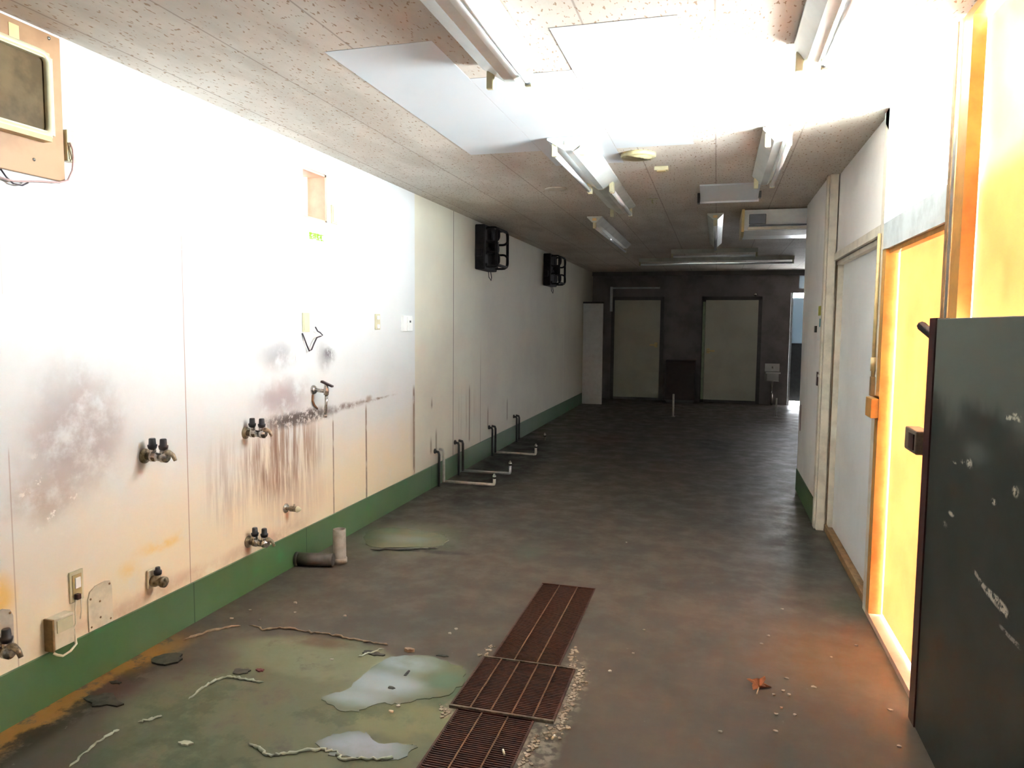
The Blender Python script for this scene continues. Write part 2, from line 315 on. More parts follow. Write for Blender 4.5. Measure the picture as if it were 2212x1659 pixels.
MAT = dict(
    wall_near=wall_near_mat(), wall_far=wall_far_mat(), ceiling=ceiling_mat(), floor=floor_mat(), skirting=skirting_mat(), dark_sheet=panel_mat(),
    grey_plate=M('grimy_grey_plate', (.50, .44, .36), .5, var=.15, scale=9),
    paving=M('pale_concrete_paving', (.45, .44, .42), .7, var=.08, scale=3),
    handle=M('yellowed_handle', (.72, .60, .30), .35, var=.1),
    ring_plastic=M('aged_ring_plastic', (.46, .38, .20), .4, var=.15),
    white_wall=M('white_wall_paint', (.93, .88, .845), .5, var=.05, scale=2.2),
    white_door=M('white_door_laminate', (.91, .91, .90), .35, var=.04, scale=2),
    cream_trim=M('cream_trim_paint', (.76, .68, .56), .45, var=.10, scale=9),
    grey_trim=M('grey_beam_paint', (.62, .66, .68), .5, var=.12, scale=7),
    back_wall=M('grimy_back_wall', (.25, .225, .22), .6, var=.14, scale=3),
    soffit=M('dark_soffit', (.16, .14, .13), .5, var=.1, scale=4),
    cold_door=M('grey_green_cold_room_door', (.56, .56, .46), .4, var=.06, scale=2),
    door_frame=M('dark_door_frame', (.10, .09, .085), .4, var=.1),
    wood=M('orange_varnished_wood', (.62, .30, .075), .35, var=.14, scale=9),
    wood_pale=M('pale_wood_reveal', (.72, .46, .32), .5, var=.08, scale=9),
    old_wood=M('weathered_wood', (.30, .17, .07), .55, var=.2, scale=16),
    plywood=M('orange_plywood', (.42, .235, .115), .5, var=.10, scale=5, col2=(.32, .165, .075)),
    tape=M('yellowed_tape', (.80, .54, .25), .45, var=.06),
    cream_plastic=M('cream_plastic', (.60, .55, .36), .35, var=.06),
    white_plastic=M('white_plastic', (.82, .82, .80), .3, var=.03),
    beige_plastic=M('beige_plastic', (.70, .60, .44), .4, var=.10),
    yellow_plastic=M('yellowed_plastic', (.55, .42, .20), .4, var=.12),
    dark_glass=M('dirty_dark_glass', (.095, .065, .035), .12, var=.25, scale=7, col2=(.16, .11, .06)),
    board=M('white_ceiling_board', (.64, .66, .69), .55, var=.02, scale=2),
    lamp_white=M('lamp_enamel', (.80, .82, .80), .22, var=.05, scale=4),
    lamp_grey=M('lamp_aged_enamel', (.62, .62, .56), .3, var=.1, scale=6),
    tube=M('lamp_tube_glass', (.90, .91, .92), .10, var=.02),
    chrome=M('tarnished_chrome', (.62, .58, .54), .22, .9, var=.25, scale=60),
    brass=M('tarnished_brass', (.42, .34, .24), .35, .8, var=.3, scale=60),
    black_plastic=M('black_plastic', (.030, .026, .030), .35, var=.2),
    grease=M('greasy_black_metal', (.014, .010, .010), .6, var=.3, scale=20, spec=.2, bumpy=.3),
    rust=M('rusty_steel', (.085, .028, .016), .55, .25, var=.25, scale=40, bumpy=.3),
    rust_rod=M('worn_rust_rod', (.26, .12, .05), .45, .4, var=.25, scale=40),
    rust_dark=M('dark_rust', (.035, .014, .010), .7, .1, var=.3, scale=30),
    steel_edge=M('bare_steel_edge', (.36, .30, .23), .35, .8, var=.3, scale=30),
    trench=M('drain_trench_concrete', (.030, .016, .012), .7, var=.3, scale=9),
    aluminium=M('aluminium', (.66, .68, .70), .3, .9, var=.1, scale=20),
    pvc=M('grey_plastic_pipe', (.34, .29, .24), .45, var=.2, scale=9),
    pvc_dark=M('dirty_plastic_pipe', (.115, .095, .08), .5, var=.25, scale=9),
    pale_pipe=M('pale_lagged_pipe', (.55, .52, .46), .4, var=.15, scale=20),
    dark_pipe=M('dark_lagged_pipe', (.05, .045, .042), .5, var=.2, scale=20),
    cable=M('dark_cable', (.055, .04, .05), .45, var=.1),
    pink_cable=M('pinkish_cable', (.50, .32, .30), .45, var=.1),
    cream_cable=M('cream_cable', (.74, .66, .50), .45, var=.05),
    green_ink=M('lime_green_ink', (.25, .43, .015), .5, var=.05),
    teal_ink=M('teal_ink', (.06, .36, .40), .5, var=.1),
    olive_ink=M('olive_ink', (.42, .44, .03), .5, var=.1),
    paper=M('white_paper', (.84, .84, .82), .6, var=.03),
    steel_box=M('painted_lock_box', (.26, .20, .14), .4, .3, var=.2, scale=20),
    ac_white=M('air_conditioner_plastic', (.76, .78, .78), .35, var=.04),
    ac_grille=M('grey_grille', (.20, .21, .23), .5, var=.08),
    dark_maroon=M('dark_maroon_paint', (.060, .018, .018), .35, var=.2, scale=12),
    cabinet=M('dark_red_brown_cabinet', (.042, .021, .020), .5, var=.12),
    ceramic=M('white_ceramic', (.62, .62, .60), .15, var=.03),
    leaf=M('dry_leaf', (.42, .16, .06), .6, var=.2, scale=30),
    leaf_stem=M('dry_leaf_stalk', (.66, .46, .26), .6, var=.1),
    chip=M('pale_paint_chip', (.46, .41, .33), .6, var=.15, scale=30),
    dark_chip=M('dark_flake', (.055, .052, .038), .6, var=.3, scale=30),
    red_chip=M('red_scrap', (.16, .03, .04), .5, var=.2),
    butt=M('cigarette_filter', (.74, .62, .42), .7, var=.1, scale=30),
    paint_edge=M('curled_paint_edge', (.42, .45, .34), .5, var=.15, scale=30),
    paint_edge_brown=M('brown_paint_edge', (.40, .28, .18), .55, var=.2, scale=30),
    grit=M('pale_grit', (.42, .34, .25), .8, var=.2, scale=60),
    amber=translucent('amber_sheet', (.320, .180, .105), refl=(.30, .19, .05)),
    amber_pane=translucent('amber_pane', (.270, .166, .098), refl=(.30, .19, .05)),
    frosted=translucent('frosted_outer_sheet', (.45, .45, .43), refl=(.4, .4, .4)),
    white_pane=translucent('white_frosted_pane', (.09, .09, .091), refl=(.5, .5, .5)),
    blue_pane=translucent('blue_grey_pane', (.026, .031, .034), refl=(.25, .28, .3)),
    sky_pane=translucent('patterned_pane', (.043, .048, .050), refl=(.3, .3, .3)),
    glass=glass_mat('clear_glass'),
    dark_door=M('dark_blue_grey_door', (.10, .115, .13), .4, var=.1),
)
def water_mat():
    m, nt, b = new_mat('standing_water')
    n = noise(nt, 6, 5, .6)
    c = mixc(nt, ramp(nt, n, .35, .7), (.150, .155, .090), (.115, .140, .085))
    for px, py, rx, ry, col in ((820, 1475, .30, .16, (.27, .315, .32)), (760, 1505, .22, .10, (.24, .28, .27)), (880, 1430, .22, .13, (.24, .29, .28)), (780, 1612, .24, .13, (.26, .28, .31)), (870, 1165, .3, .12, (.17, .19, .14)), (965, 1470, .14, .13, (.10, .155, .10))):  # pale blue reflections painted into the water colour at the puddle centres
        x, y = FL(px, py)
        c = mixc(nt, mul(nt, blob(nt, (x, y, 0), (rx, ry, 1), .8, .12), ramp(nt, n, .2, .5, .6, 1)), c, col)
    nt.links.new(c, b.inputs['Base Color'])
    b.inputs['Roughness'].default_value = .10; b.inputs['Specular IOR Level'].default_value = .55
    bump(nt, b, noise(nt, 3, 2), .03, .01)
    return m
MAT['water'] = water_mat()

# ------------------------------------------------------------ mesh builder
class MB:
    def __init__(self): self.bm = bmesh.new()
    def box(self, x0, x1, y0, y1, z0, z1, bev=0.0):
        x0, x1 = sorted((x0, x1)); y0, y1 = sorted((y0, y1)); z0, z1 = sorted((z0, z1))
        vs = [self.bm.verts.new(p) for p in ((x0,y0,z0),(x1,y0,z0),(x1,y1,z0),(x0,y1,z0),(x0,y0,z1),(x1,y0,z1),(x1,y1,z1),(x0,y1,z1))]
        fs = [self.bm.faces.new([vs[i] for i in f]) for f in ((3,2,1,0),(4,5,6,7),(0,1,5,4),(1,2,6,5),(2,3,7,6),(3,0,4,7))]
        if bev:
            es = list({e for f in fs for e in f.edges})
            bmesh.ops.bevel(self.bm, geom=es, offset=bev, segments=2, affect='EDGES', profile=.5)
        return self
    def prism(self, pts, d):
        """closed 3-D polygon pts extruded by vector d"""
        d = Vector(d); a = [self.bm.verts.new(p) for p in pts]; b = [self.bm.verts.new(Vector(p)+d) for p in pts]
        n = len(a); fs = [self.bm.faces.new(a[::-1]), self.bm.faces.new(b)]
        for i in range(n): fs.append(self.bm.faces.new((a[i], a[(i+1) % n], b[(i+1) % n], b[i])))
        bmesh.ops.recalc_face_normals(self.bm, faces=fs)
        return self
    def tube(self, pts, r, seg=10, cap=True):
        pts = [Vector(p) for p in pts]; rs = r if isinstance(r, (list, tuple)) else [r]*len(pts)
        rings = []; nrm = None
        for i, p in enumerate(pts):
            t = (pts[min(i+1, len(pts)-1)]-pts[max(i-1, 0)]).normalized()
            if nrm is None: nrm = t.orthogonal().normalized()
            else:
                nrm = nrm - t*nrm.dot(t)
                nrm = nrm.normalized() if nrm.length > 1e-5 else t.orthogonal().normalized()
            bi = t.cross(nrm)
            rings.append([self.bm.verts.new(p+rs[i]*(math.cos(2*math.pi*k/seg)*nrm+math.sin(2*math.pi*k/seg)*bi)) for k in range(seg)])
        for a, b in zip(rings, rings[1:]):
            for k in range(seg):
                f = self.bm.faces.new((a[k], a[(k+1) % seg], b[(k+1) % seg], b[k])); f.smooth = True
        if cap: self.bm.faces.new(rings[0][::-1]); self.bm.faces.new(rings[-1])
        return self
    def lathe(self, c, axis, prof, seg=20):
        """prof: (distance along axis, radius)"""
        c = Vector(c); ax = Vector(axis).normalized()
        return self.tube([c+ax*(d+i*1e-6) for i, (d, r) in enumerate(prof)], [max(r, 1e-4) for d, r in prof], seg)
    def poly(self, pts, th):
        return self.prism(pts, (0, 0, th))
    def loop(self, c, u, v, hu, hv, rad, r, seg=8, n=6):
        """closed rounded rectangle of tube radius r in the plane u, v"""
        c, u, v = Vector(c), Vector(u), Vector(v); pts = []
        for (su, sv, a0) in ((1, 1, 0), (-1, 1, 90), (-1, -1, 180), (1, -1, 270)):
            for k in range(n+1):
                a = math.radians(a0+90*k/n)
                pts.append(c+u*(su*(hu-rad)+rad*math.cos(a))+v*(sv*(hv-rad)+rad*math.sin(a)))
        w = u.cross(v).normalized(); rings = []
        for i, p in enumerate(pts):
            t = (pts[(i+1) % len(pts)]-pts[i-1]).normalized(); b = t.cross(w)
            rings.append([self.bm.verts.new(p+r*(math.cos(2*math.pi*k/seg)*w+math.sin(2*math.pi*k/seg)*b)) for k in range(seg)])
        for i in range(len(rings)):
            a, b = rings[i], rings[(i+1) % len(rings)]
            for k in range(seg):
                f = self.bm.faces.new((a[k], a[(k+1) % seg], b[(k+1) % seg], b[k])); f.smooth = True
        return self
    def build(self, name, mat, parent=None, org=None):
        me = bpy.data.meshes.new(name); bmesh.ops.recalc_face_normals(self.bm, faces=self.bm.faces[:])
        if parent is not None: org = Vector(parent['_org'])
        elif org is None: org = Vector((0, 0, 0))
        elif org == 'base':
            lo = [min(v.co[i] for v in self.bm.verts) for i in range(3)]; hi = [max(v.co[i] for v in self.bm.verts) for i in range(3)]
            org = Vector(((lo[0]+hi[0])/2, (lo[1]+hi[1])/2, lo[2]))
        bmesh.ops.translate(self.bm, verts=self.bm.verts[:], vec=-Vector(org))
        self.bm.to_mesh(me); self.bm.free()
        me.materials.append(MAT[mat] if isinstance(mat, str) else mat)
        o = bpy.data.objects.new(name, me); COL.objects.link(o)
        if parent is not None: o.parent = parent
        else: o.location = org
        o['_org'] = tuple(org)
        return o
def tag(o, label, cat, group=None, kind=None):
    o['label'] = label; o['category'] = cat
    if group: o['group'] = group
    if kind: o['kind'] = kind
    return o
def thing(name, label, cat, loc, group=None):
    o = bpy.data.objects.new(name, None); COL.objects.link(o); o.location = loc; o['_org'] = tuple(loc)
    o.empty_display_size = .05
    return tag(o, label, cat, group)
def single(mb, name, mat, label, cat, group=None): return tag(mb.build(name, mat, org='base'), label, cat, group)
def struct(mb, name, mat, parent=None):
    o = mb.build(name, mat, parent)
    if parent is None: o['kind'] = 'structure'
    return o
def copy_tree(o, loc, label):
    c = o.copy(); COL.objects.link(c); c.location = loc; c['label'] = label
    for ch in o.children:
        d = ch.copy(); COL.objects.link(d); d.parent = c
        for g in ch.children:
            e = g.copy(); COL.objects.link(e); e.parent = d
    return c

# ------------------------------------------------------------ the setting
T = .16
YF = -1.6        # front wall behind the camera
XF = 3.2         # far right wall of the wider back part
PITX, PITY = (-.925, -.632), (1.15, 4.03)
fb = MB()
xs = [XL-T, PITX[0], PITX[1], XR+T]; ys = [YF-T, PITY[0], PITY[1], YB+T]
for i in range(3):
    for j in range(3):
        if i == 1 and j == 1: continue
        fb.box(xs[i], xs[i+1], ys[j], ys[j+1], -.14, 0)
fb.box(XR+T, XF+T, 7.02, YB+T, -.14, 0)
bmesh.ops.remove_doubles(fb.bm, verts=fb.bm.verts[:], dist=1e-5)
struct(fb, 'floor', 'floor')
struct(MB().box(XR+T, 4.5, YF-T, 7.02, -.16, -.02), 'floor', 'paving')  # unseen outside paving, added pale to bounce daylight upwards
struct(MB().box(XR+T, 2.5, .70, 7.02, ZC, ZC+.12), 'ceiling', 'white_wall')  # outside canopy, added to hold back high sky light at the transom
pit = MB().box(PITX[0]-.05, PITX[1]+.05, PITY[0]-.05, PITY[1]+.05, -.22, -.15)
struct(pit, 'trim_1', 'trench')
struct(MB().box(XL-T, XR+T, YF-T, 7.02, ZC, ZC+.15).box(XL-T, XF+T, 7.02, YB+T, ZC, ZC+.15), 'ceiling', 'ceiling')
# left wall: near boards (with the hatch window opening) and far boards
WY, WZ = (4.052, 4.345), (2.158, 2.465)
lw = MB()
lw.box(XL-T, XL, YF-T, WY[0], 0, ZC).box(XL-T, XL, WY[1], 5.80, 0, ZC).box(XL-T, XL, WY[0], WY[1], 0, WZ[0]).box(XL-T, XL, WY[0], WY[1], WZ[1], ZC)
struct(lw, 'wall_left', 'wall_near')
struct(MB().box(XL-T, XL-.002, 5.80, YB+T, 0, ZC), 'wall_left', 'wall_far')
struct(MB().box(XL-.01, XL+.012, YF, YB, 0, .205), 'baseboard_left', 'skirting')
struct(MB().box(XL-T, XF+T, YF-T, YF, 0, ZC), 'wall_front', 'white_wall')
# right wall around the daylight opening (y 1.9 to 4.1)
OY0, OY1 = 1.9, 4.06
struct(MB().box(XR, XR+T, YF-T, OY0, 0, ZC), 'wall_right', 'white_wall')
struct(MB().box(XR, XR+T, 4.18, 5.84, 1.985, ZC), 'wall_right', 'white_wall')
struct(MB().box(.93, XR+T, 4.10, 5.84, 0, 1.99), 'wall_right', 'white_wall')
struct(MB().box(.755, .885, 5.86, 7.15, .20, ZC), 'wall_right', 'white_wall')
struct(MB().box(.750, .885, 5.865, 7.155, 0, .20), 'baseboard_right', 'skirting')
struct(MB().box(.885, XF+T, 7.02, 7.15, 0, ZC), 'wall_right', 'white_wall')
struct(MB().box(XF, XF+T, 7.02, YB+T, 0, ZC), 'wall_right', 'back_wall')
# back wall with doorway and window
BD = (1.36, 2.35); BW = (1.50, 2.25)
bw = MB().box(XL-T, BD[0], YB, YB+T, 0, ZC).box(BD[1], XF+T, YB, YB+T, 0, ZC)
bw.box(BD[0], BD[1], YB, YB+T, 2.17, 2.25).box(BD[0], BD[1], YB, YB+T, 2.50, ZC).box(BD[0], BW[0], YB, YB+T, 2.25, 2.50).box(BW[1], BD[1], YB, YB+T, 2.25, 2.50)
struct(bw, 'wall_back', 'back_wall')
w3 = struct(MB().box(BW[0], BW[1], YB+.03, YB+.05, 2.25, 2.50), 'window_3', 'sky_pane')
struct(MB().box(XL, XF, YB-.10, YB, 2.52, ZC), 'trim_2', 'soffit')

# doorway at the far right end: leaf with a blue grey pane over a dark panel, gaps above and below
d4 = thing('door_4', '', '', (1.86, YB+.05, 0)); del d4['label']; del d4['category']; d4['kind'] = 'structure'
MB().box(1.40, 2.33, YB+.03, YB+.07, .075, 1.20).build('lower_panel', 'dark_door', d4)
MB().box(1.40, 2.33, YB+.03, YB+.07, 1.20, 2.075).build('upper_pane', 'blue_pane', d4)
MB().box(1.362, 1.40, YB-.02, YB+.08, .0, 2.17).build('stile', 'aluminium', d4)
# cold room doors
def cold_door(n, x0, x1, hx, hz, hcol, side):
    r = thing(n, '', '', ((x0+x1)/2, YB, 0)); del r['label']; del r['category']; r['kind'] = 'structure'
    MB().box(x0, x1, YB-.07, YB, .055, 2.03, .008).build('leaf', 'cold_door', r)
    f = MB().box(x0-.07, x0, YB-.05, YB, 0, 2.10).box(x1, x1+.07, YB-.05, YB, 0, 2.10).box(x0-.07, x1+.07, YB-.05, YB, 2.03, 2.10)
    f.build('door_frame', 'door_frame', r)
    MB().box(hx-.075, hx+.075, YB-.13, YB-.10, hz-.018, hz+.018, .006).box(hx+side*.05-.03, hx+side*.05+.03, YB-.11, YB-.06, hz-.05, hz+.05, .006).build('handle', 'handle', r)
    return r
cd = cold_door('door_2', -2.02, -1.10, -1.22, 1.13, 'brass', 1)
MB().box(-2.115, -2.065, YB-.09, YB-.05, 1.80, 2.30).build('hinge_rail', 'aluminium', cd)
MB().box(-2.06, -1.12, YB-.09, YB-.05, 2.26, 2.29).build('track', 'grey_trim', cd)
cd2 = cold_door('door_3', -.22, .77, -.10, 1.03, 'brass', -1)
MB().box(-.275, -.225, YB-.075, YB-.05, .06, 2.0).build('edge_strip', M('pale_green_strip', (.36, .42, .27), .4), cd2)
MB().lathe((.70, YB-.10, 2.13), (0, -1, 0), [(0, .03), (.05, .035), (.06, .02), (.07, .0)]).build('door_closer', 'chrome', cd2)

# white sliding door in the right wall, its rail and jambs
d1 = struct(MB().box(.868, .90, 4.19, 5.74, .03, 1.955), 'door_1', 'white_door')
struct(MB().box(.83, .93, 4.18, 5.84, 1.955, 1.985).box(.80, .935, 4.19, 5.86, 1.985, 2.035), 'trim_3', 'cream_trim')
struct(MB().box(.80, .84, 5.80, 5.84, 0, 1.99).box(.84, .93, 5.84, 5.90, 0, ZC).box(.83, .90, 5.745, 5.775, 0, 1.96), 'trim_4', 'cream_trim')
struct(MB().box(.757, .81, 5.74, 5.86, 0, ZC), 'trim_5', 'cream_trim')
struct(MB().box(.826, .8305, 5.752, 5.766, 0, 1.955), 'trim_13', 'old_wood')  # dark strip standing in for the shaded gap between jamb strips
struct(MB().box(.83, .93, 4.19, 5.76, 0, .028).box(.815, .832, 4.19, 5.76, 0, .045), 'trim_6', 'old_wood')
struct(MB().box(.80, .93, 4.11, 4.185, 0, ZC), 'trim_7', 'cream_trim')
# beam, sill and header of the doorway, transom glass
struct(MB().box(.80, .93, 3.06, 4.11, 1.895, 2.03), 'trim_8', 'grey_trim')
struct(MB().box(.80, .95, OY0, 4.11, 0, .030), 'trim_9', 'wood_pale')
struct(MB().box(.815, .85, 3.06, 4.05, 1.872, 1.90), 'trim_10', 'wood')
struct(MB().box(.80, .86, 4.03, 4.108, .03, 1.90), 'trim_11', 'wood')
tw = struct(MB().box(.90, .906, OY0, 4.11, 2.035, ZC), 'window_2', 'glass')
struct(MB().box(.93, .98, OY0-.05, OY0, 0, ZC).box(.82, .98, 4.185, 4.19, 0, ZC).box(.93, .98, 4.11, 4.19, 0, ZC), 'trim_12', 'white_wall')
struct(MB().box(XR+T, 3.3, 1.15, 1.35, -.14, ZC), 'wall_right', 'back_wall')  # unseen outside wall, added to cut daylight reaching the far end
# amber sheet hung behind the doorway and a frosted sheet added outside to dim its daylight
am = single(MB().box(.862, .866, 3.03, 4.015, .042, 1.885), 'amber_sheet', 'amber', 'backlit amber sheet filling the doorway beside the dark green panel', 'sheet')
ou = single(MB().box(.955, .96, OY0, 4.11, .0, 2.03), 'added_frosted_sheet', 'frosted', 'added frosted sheet outside, dimming the daylight and showing as white slits around the amber doorway sheet', 'sheet')

# small hatch window in the left wall
w1 = thing('window_1', '', '', (XL, 4.2, WZ[0])); del w1['label']; del w1['category']; w1['kind'] = 'structure'
rv = MB(); d = .15
rv.box(XL-d, XL-.001, WY[1]-.014, WY[1], WZ[0], WZ[1]).box(XL-d, XL-.001, WY[0], WY[0]+.014, WZ[0], WZ[1]).box(XL-d, XL-.001, WY[0], WY[1], WZ[1]-.014, WZ[1]).box(XL-d, XL-.001, WY[0], WY[1], WZ[0], WZ[0]+.014)
rv.build('reveal', 'wood_pale', w1)
MB().box(XL-.002, XL+.008, WY[1], WY[1]+.018, WZ[0]-.018, WZ[1]+.018).box(XL-.002, XL+.008, WY[0]-.018, WY[0], WZ[0]-.018, WZ[1]+.018).box(XL-.002, XL+.008, WY[0], WY[1], WZ[1], WZ[1]+.018).box(XL-.002, XL+.008, WY[0], WY[1], WZ[0]-.018, WZ[0]).build('casing', 'white_plastic', w1)
MB().box(XL-.145, XL-.140, WY[0], WY[1], WZ[0], WZ[1]).build('pane', 'white_pane', w1)
MB().box(XL-.14, XL-.12, WY[1]-.05, WY[1]-.03, WZ[0], WZ[1]).build('sash', 'white_plastic', w1)

# ------------------------------------------------------------ near sliding door leaf with dark panel
sd = thing('sliding_door', 'dark green scratched door leaf with amber upper pane in the right foreground', 'door', (.79, 2.55, 0))
MB().box(.765, .795, 1.93, 2.955, .0, 1.537, .003).build('lower_panel', 'dark_sheet', sd)
MB().box(.760, .806, 2.955, 3.03, 0, 1.540).build('panel_edge', 'dark_maroon', sd)
MB().box(.806, .850, 2.885, 2.985, 0, ZC-.005).build('wooden_stile', 'wood', sd)
MB().box(.800, .850, 3.028, 3.06, 1.537, ZC-.005).build('rusty_stile', 'old_wood', sd)
MB().box(.803, .812, 2.99, 3.024, 1.537, ZC-.005).build('aluminium_strip', 'aluminium', sd)
MB().box(.806, .850, 1.93, 2.885, 2.565, ZC-.005).build('top_rail', 'wood', sd)
MB().box(.858, .861, 1.93, 2.899, 1.50, 2.55).build('upper_pane', 'amber_pane', sd)
lk = MB().box(.735, .79, 3.03, 3.20, 1.025, 1.115, .006).build('lock_box', 'steel_box', sd)
MB().box(.730, .736, 3.05, 3.12, 1.04, 1.10).build('lock_plate', 'dark_maroon', lk)
MB().tube([(.79, 3.02, 1.455), (.785, 3.12, 1.485), (.78, 3.22, 1.512)], [.014, .017, .018], 8).build('bolt', 'grease', sd)

kb = thing('strike_box', 'orange strike box on the wooden doorpost beside the white door', 'lock', (.79, 4.13, 1.04))
MB().box(.765, .802, 4.03, 4.17, 1.045, 1.145, .004).build('box', 'wood', kb)
MB().box(.80, .806, 4.02, 4.18, 1.035, 1.155).build('back_plate', 'wood', kb)
cp = thing('conduit', 'thin brown conduit running down the post beside the white door', 'pipe', (.79, 4.165, 1.2))
MB().tube([(.79, 4.155, 1.24), (.79, 4.155, 1.985)], .009).build('pipe', 'yellow_plastic', cp)
MB().lathe((.79, 4.155, 1.28), (0, 0, 1), [(0, .013), (.07, .013)], 12).build('coupling', 'yellow_plastic', cp)
MB().box(.78, .80, 4.135, 4.175, 1.15, 1.25, .002).build('pipe_clip', 'old_wood', cp)
dp = thing('drain_duct', 'cream duct strip running down the edge of the white partition', 'duct', (.75, 5.83, 0))
MB().box(.742, .7565, 5.775, 5.855, .0, ZC-.004, .004).build('duct', 'cream_trim', dp)
MB().box(.738, .742, 5.77, 5.86, 1.135, 1.155).build('clamp', 'cream_trim', dp)
bk = MB().prism([(.80, 4.10, 2.60), (.80, 4.215, 2.60), (.80, 4.215, 2.56), (.80, 4.06, 2.46)], (.012, 0, 0))
single(bk, 'bracket', 'ac_white', 'small pale bracket at the top corner of the bright transom window', 'bracket')

# partition stickers, switch, tags
def rt(px, py): p = hit(px, py, 0, .755); return p.y, p.z
def sticker(name, mat, a, b, label, cat='sticker', th=.002):
    (y0, z0), (y1, z1) = rt(*a), rt(*b)
    y0, y1 = max(5.866, min(y0, y1)), max(y0, y1)
    return single(MB().box(.755-th, .755, y0, y1, z0, z1), name, mat, label, cat)
sticker('sticker', 'olive_ink', (1777, 660), (1768, 682), 'olive green sticker on the white partition, highest of the stickers')
sticker('sticker', 'teal_ink', (1777, 688), (1770, 706), 'teal sticker on the white partition under the olive green one')
sticker('notice_paper', 'paper', (1775, 706), (1765, 735), 'white paper strip on the partition under the teal sticker', 'paper')
sticker('hook_plate', 'dark_pipe', (1765, 704), (1762, 718), 'small dark hook plate left of the white paper strip on the partition', 'hook', .012)
sticker('wall_switch', 'dark_maroon', (1769.5, 804), (1766, 832), 'dark narrow switch low on the white partition', 'switch', .012)
sticker('red_tag', 'red_chip', (1731, 875), (1728, 930), 'thin red strip at the far edge of the white partition', 'tape')

# ------------------------------------------------------------ ceiling boards and small ceiling fittings
def ceil_board(x0, x1, y0, y1, label):
    single(MB().box(x0, x1, y0, y1, ZC-.0016, ZC-.0004), 'plaster_board', 'board', label, 'ceiling board', 'white replacement ceiling boards')
ceil_board(-1.567, -1.100, 2.735, 4.575, 'white ceiling board left of the lamp row, nearest the left wall')
ceil_board(-1.098, -.634, 3.185, 5.02, 'white ceiling board above and between the two lamps of the left row')
ceil_board(-.631, -.166, 2.73, 4.62, 'white ceiling board right of the left lamp row, rightmost of the white boards')
hy0, hy1 = 5.93, 6.36
ht = thing('ceiling_hatch', 'pale sagging hatch panel in the ceiling behind the far right lamp', 'hatch', (.07, 6.14, ZC))
MB().prism([(-.16, hy0, ZC-.001), (.29, hy0, ZC-.001), (.29, hy1, ZC-.05), (-.16, hy1, ZC-.05)], (0, 0, -.012)).build('panel', 'board', ht)
MB().box(-.17, .30, hy1, hy1+.02, ZC-.075, ZC).build('lip', 'board', ht)
MB().box(-.185, -.165, hy1-.06, hy1+.02, ZC-.08, ZC).build('hinge', 'black_plastic', ht)
MB().box(.295, .315, hy1-.06, hy1+.02, ZC-.05, ZC).build('hinge', 'black_plastic', ht)
rg = thing('ceiling_ring', 'round cream ring with a dark centre on the ceiling', 'ring', (-.515, 4.80, ZC))
MB().lathe((-.515, 4.80, ZC), (0, 0, -1), [(0, .11), (.018, .112), (.026, .105), (.026, .085), (.01, .08)], 32).build('rim', 'ring_plastic', rg)
MB().lathe((-.515, 4.80, ZC), (0, 0, -1), [(0, .078), (.012, .078), (.016, .06), (.016, 0)], 24).build('centre', 'old_wood', rg)
dt = thing('detector', 'small cream rectangular sensor on the ceiling behind the round ring', 'sensor', (-.40, 5.22, ZC))
MB().box(-.448, -.352, 5.19, 5.25, ZC-.028, ZC, .006).build('case', 'cream_plastic', dt)
MB().box(-.43, -.37, 5.20, 5.24, ZC-.034, ZC-.028).build('lens', 'yellow_plastic', dt)
hk = thing('ceiling_hook', 'tiny pale hook plate on the ceiling beyond the left lamp row', 'hook', (-.57, 6.5, ZC))
MB().box(-.62, -.52, 6.48, 6.52, ZC-.006, ZC).build('plate', 'cream_plastic', hk)
MB().tube([(-.57, 6.5, ZC-.005), (-.57, 6.5, ZC-.03), (-.56, 6.5, ZC-.04)], .006, 6).build('hook', 'cream_plastic', hk)
single(MB().lathe((-1.28, 5.85, ZC), (0, 0, -1), [(0, .09), (.004, .09), (.006, .05), (.006, 0)], 20), 'ceiling_blank', 'cream_trim', 'faint pale round blank on the ceiling nearest the left wall', 'cover')

# ------------------------------------------------------------ lamps
def lamp(xc, y0, y1, label, group, tubes=('r',), w=.235, mat='lamp_white', single_tube=False):
    ZC = globals()['ZC']-.0055
    L = thing('fluorescent_lamp', label, 'lamp', (xc, (y0+y1)/2, ZC), group)
    hw, bwd, dp = w/2, .022, .075
    if single_tube: dp = .06
    prof = [(xc-hw, y0, ZC), (xc+hw, y0, ZC), (xc+hw, y0, ZC-.012), (xc+bwd, y0, ZC-dp), (xc-bwd, y0, ZC-dp), (xc-hw, y0, ZC-.012)]
    MB().prism(prof, (0, y1-y0, 0)).build('housing', mat, L)
    for ya, s in ((y0, -1), (y1, 1)):
        MB().prism([(p[0], ya, p[2]) for p in prof], (0, s*.006, 0)).build('end_cap', mat, L)
    k_ = .083*w/.25; pos_ = {'l': -k_, 'r': k_, 'c': 0.0}
    for s in (('c',) if single_tube else ('l', 'r')):
        x = xc+pos_[s]; zt = ZC-(.085 if s != 'c' else .10)
        for ya, sg in ((y0+.012, 1), (y1-.012, -1)):
            MB().box(x-.016, x+.016, ya-.012, ya+.012, zt-.02, ZC-.03, .005).build('lamp_holder', 'cream_plastic', L)
        if s in tubes:
            tu = MB().tube([(x, y0+.024, zt), (x, y1-.024, zt)], .0165, 14).build('tube', 'tube', L)
            for ya, yb_ in ((y0+.022, y0+.045), (y1-.045, y1-.022)): MB().tube([(x, ya, zt), (x, yb_, zt)], .0172, 12).build('tube_cap', 'aluminium', tu)
    MB().box(xc-.02, xc+.02, y0-.012, y0-.005, ZC-.045, ZC-.02).build('end_label', 'tape', L)
    return L
G1 = 'fluorescent ceiling lamps'
lamp(-.865, 1.85, 3.03, 'nearest large lamp of the left row, with one tube, cut by the top edge', G1, ('r',), .25)
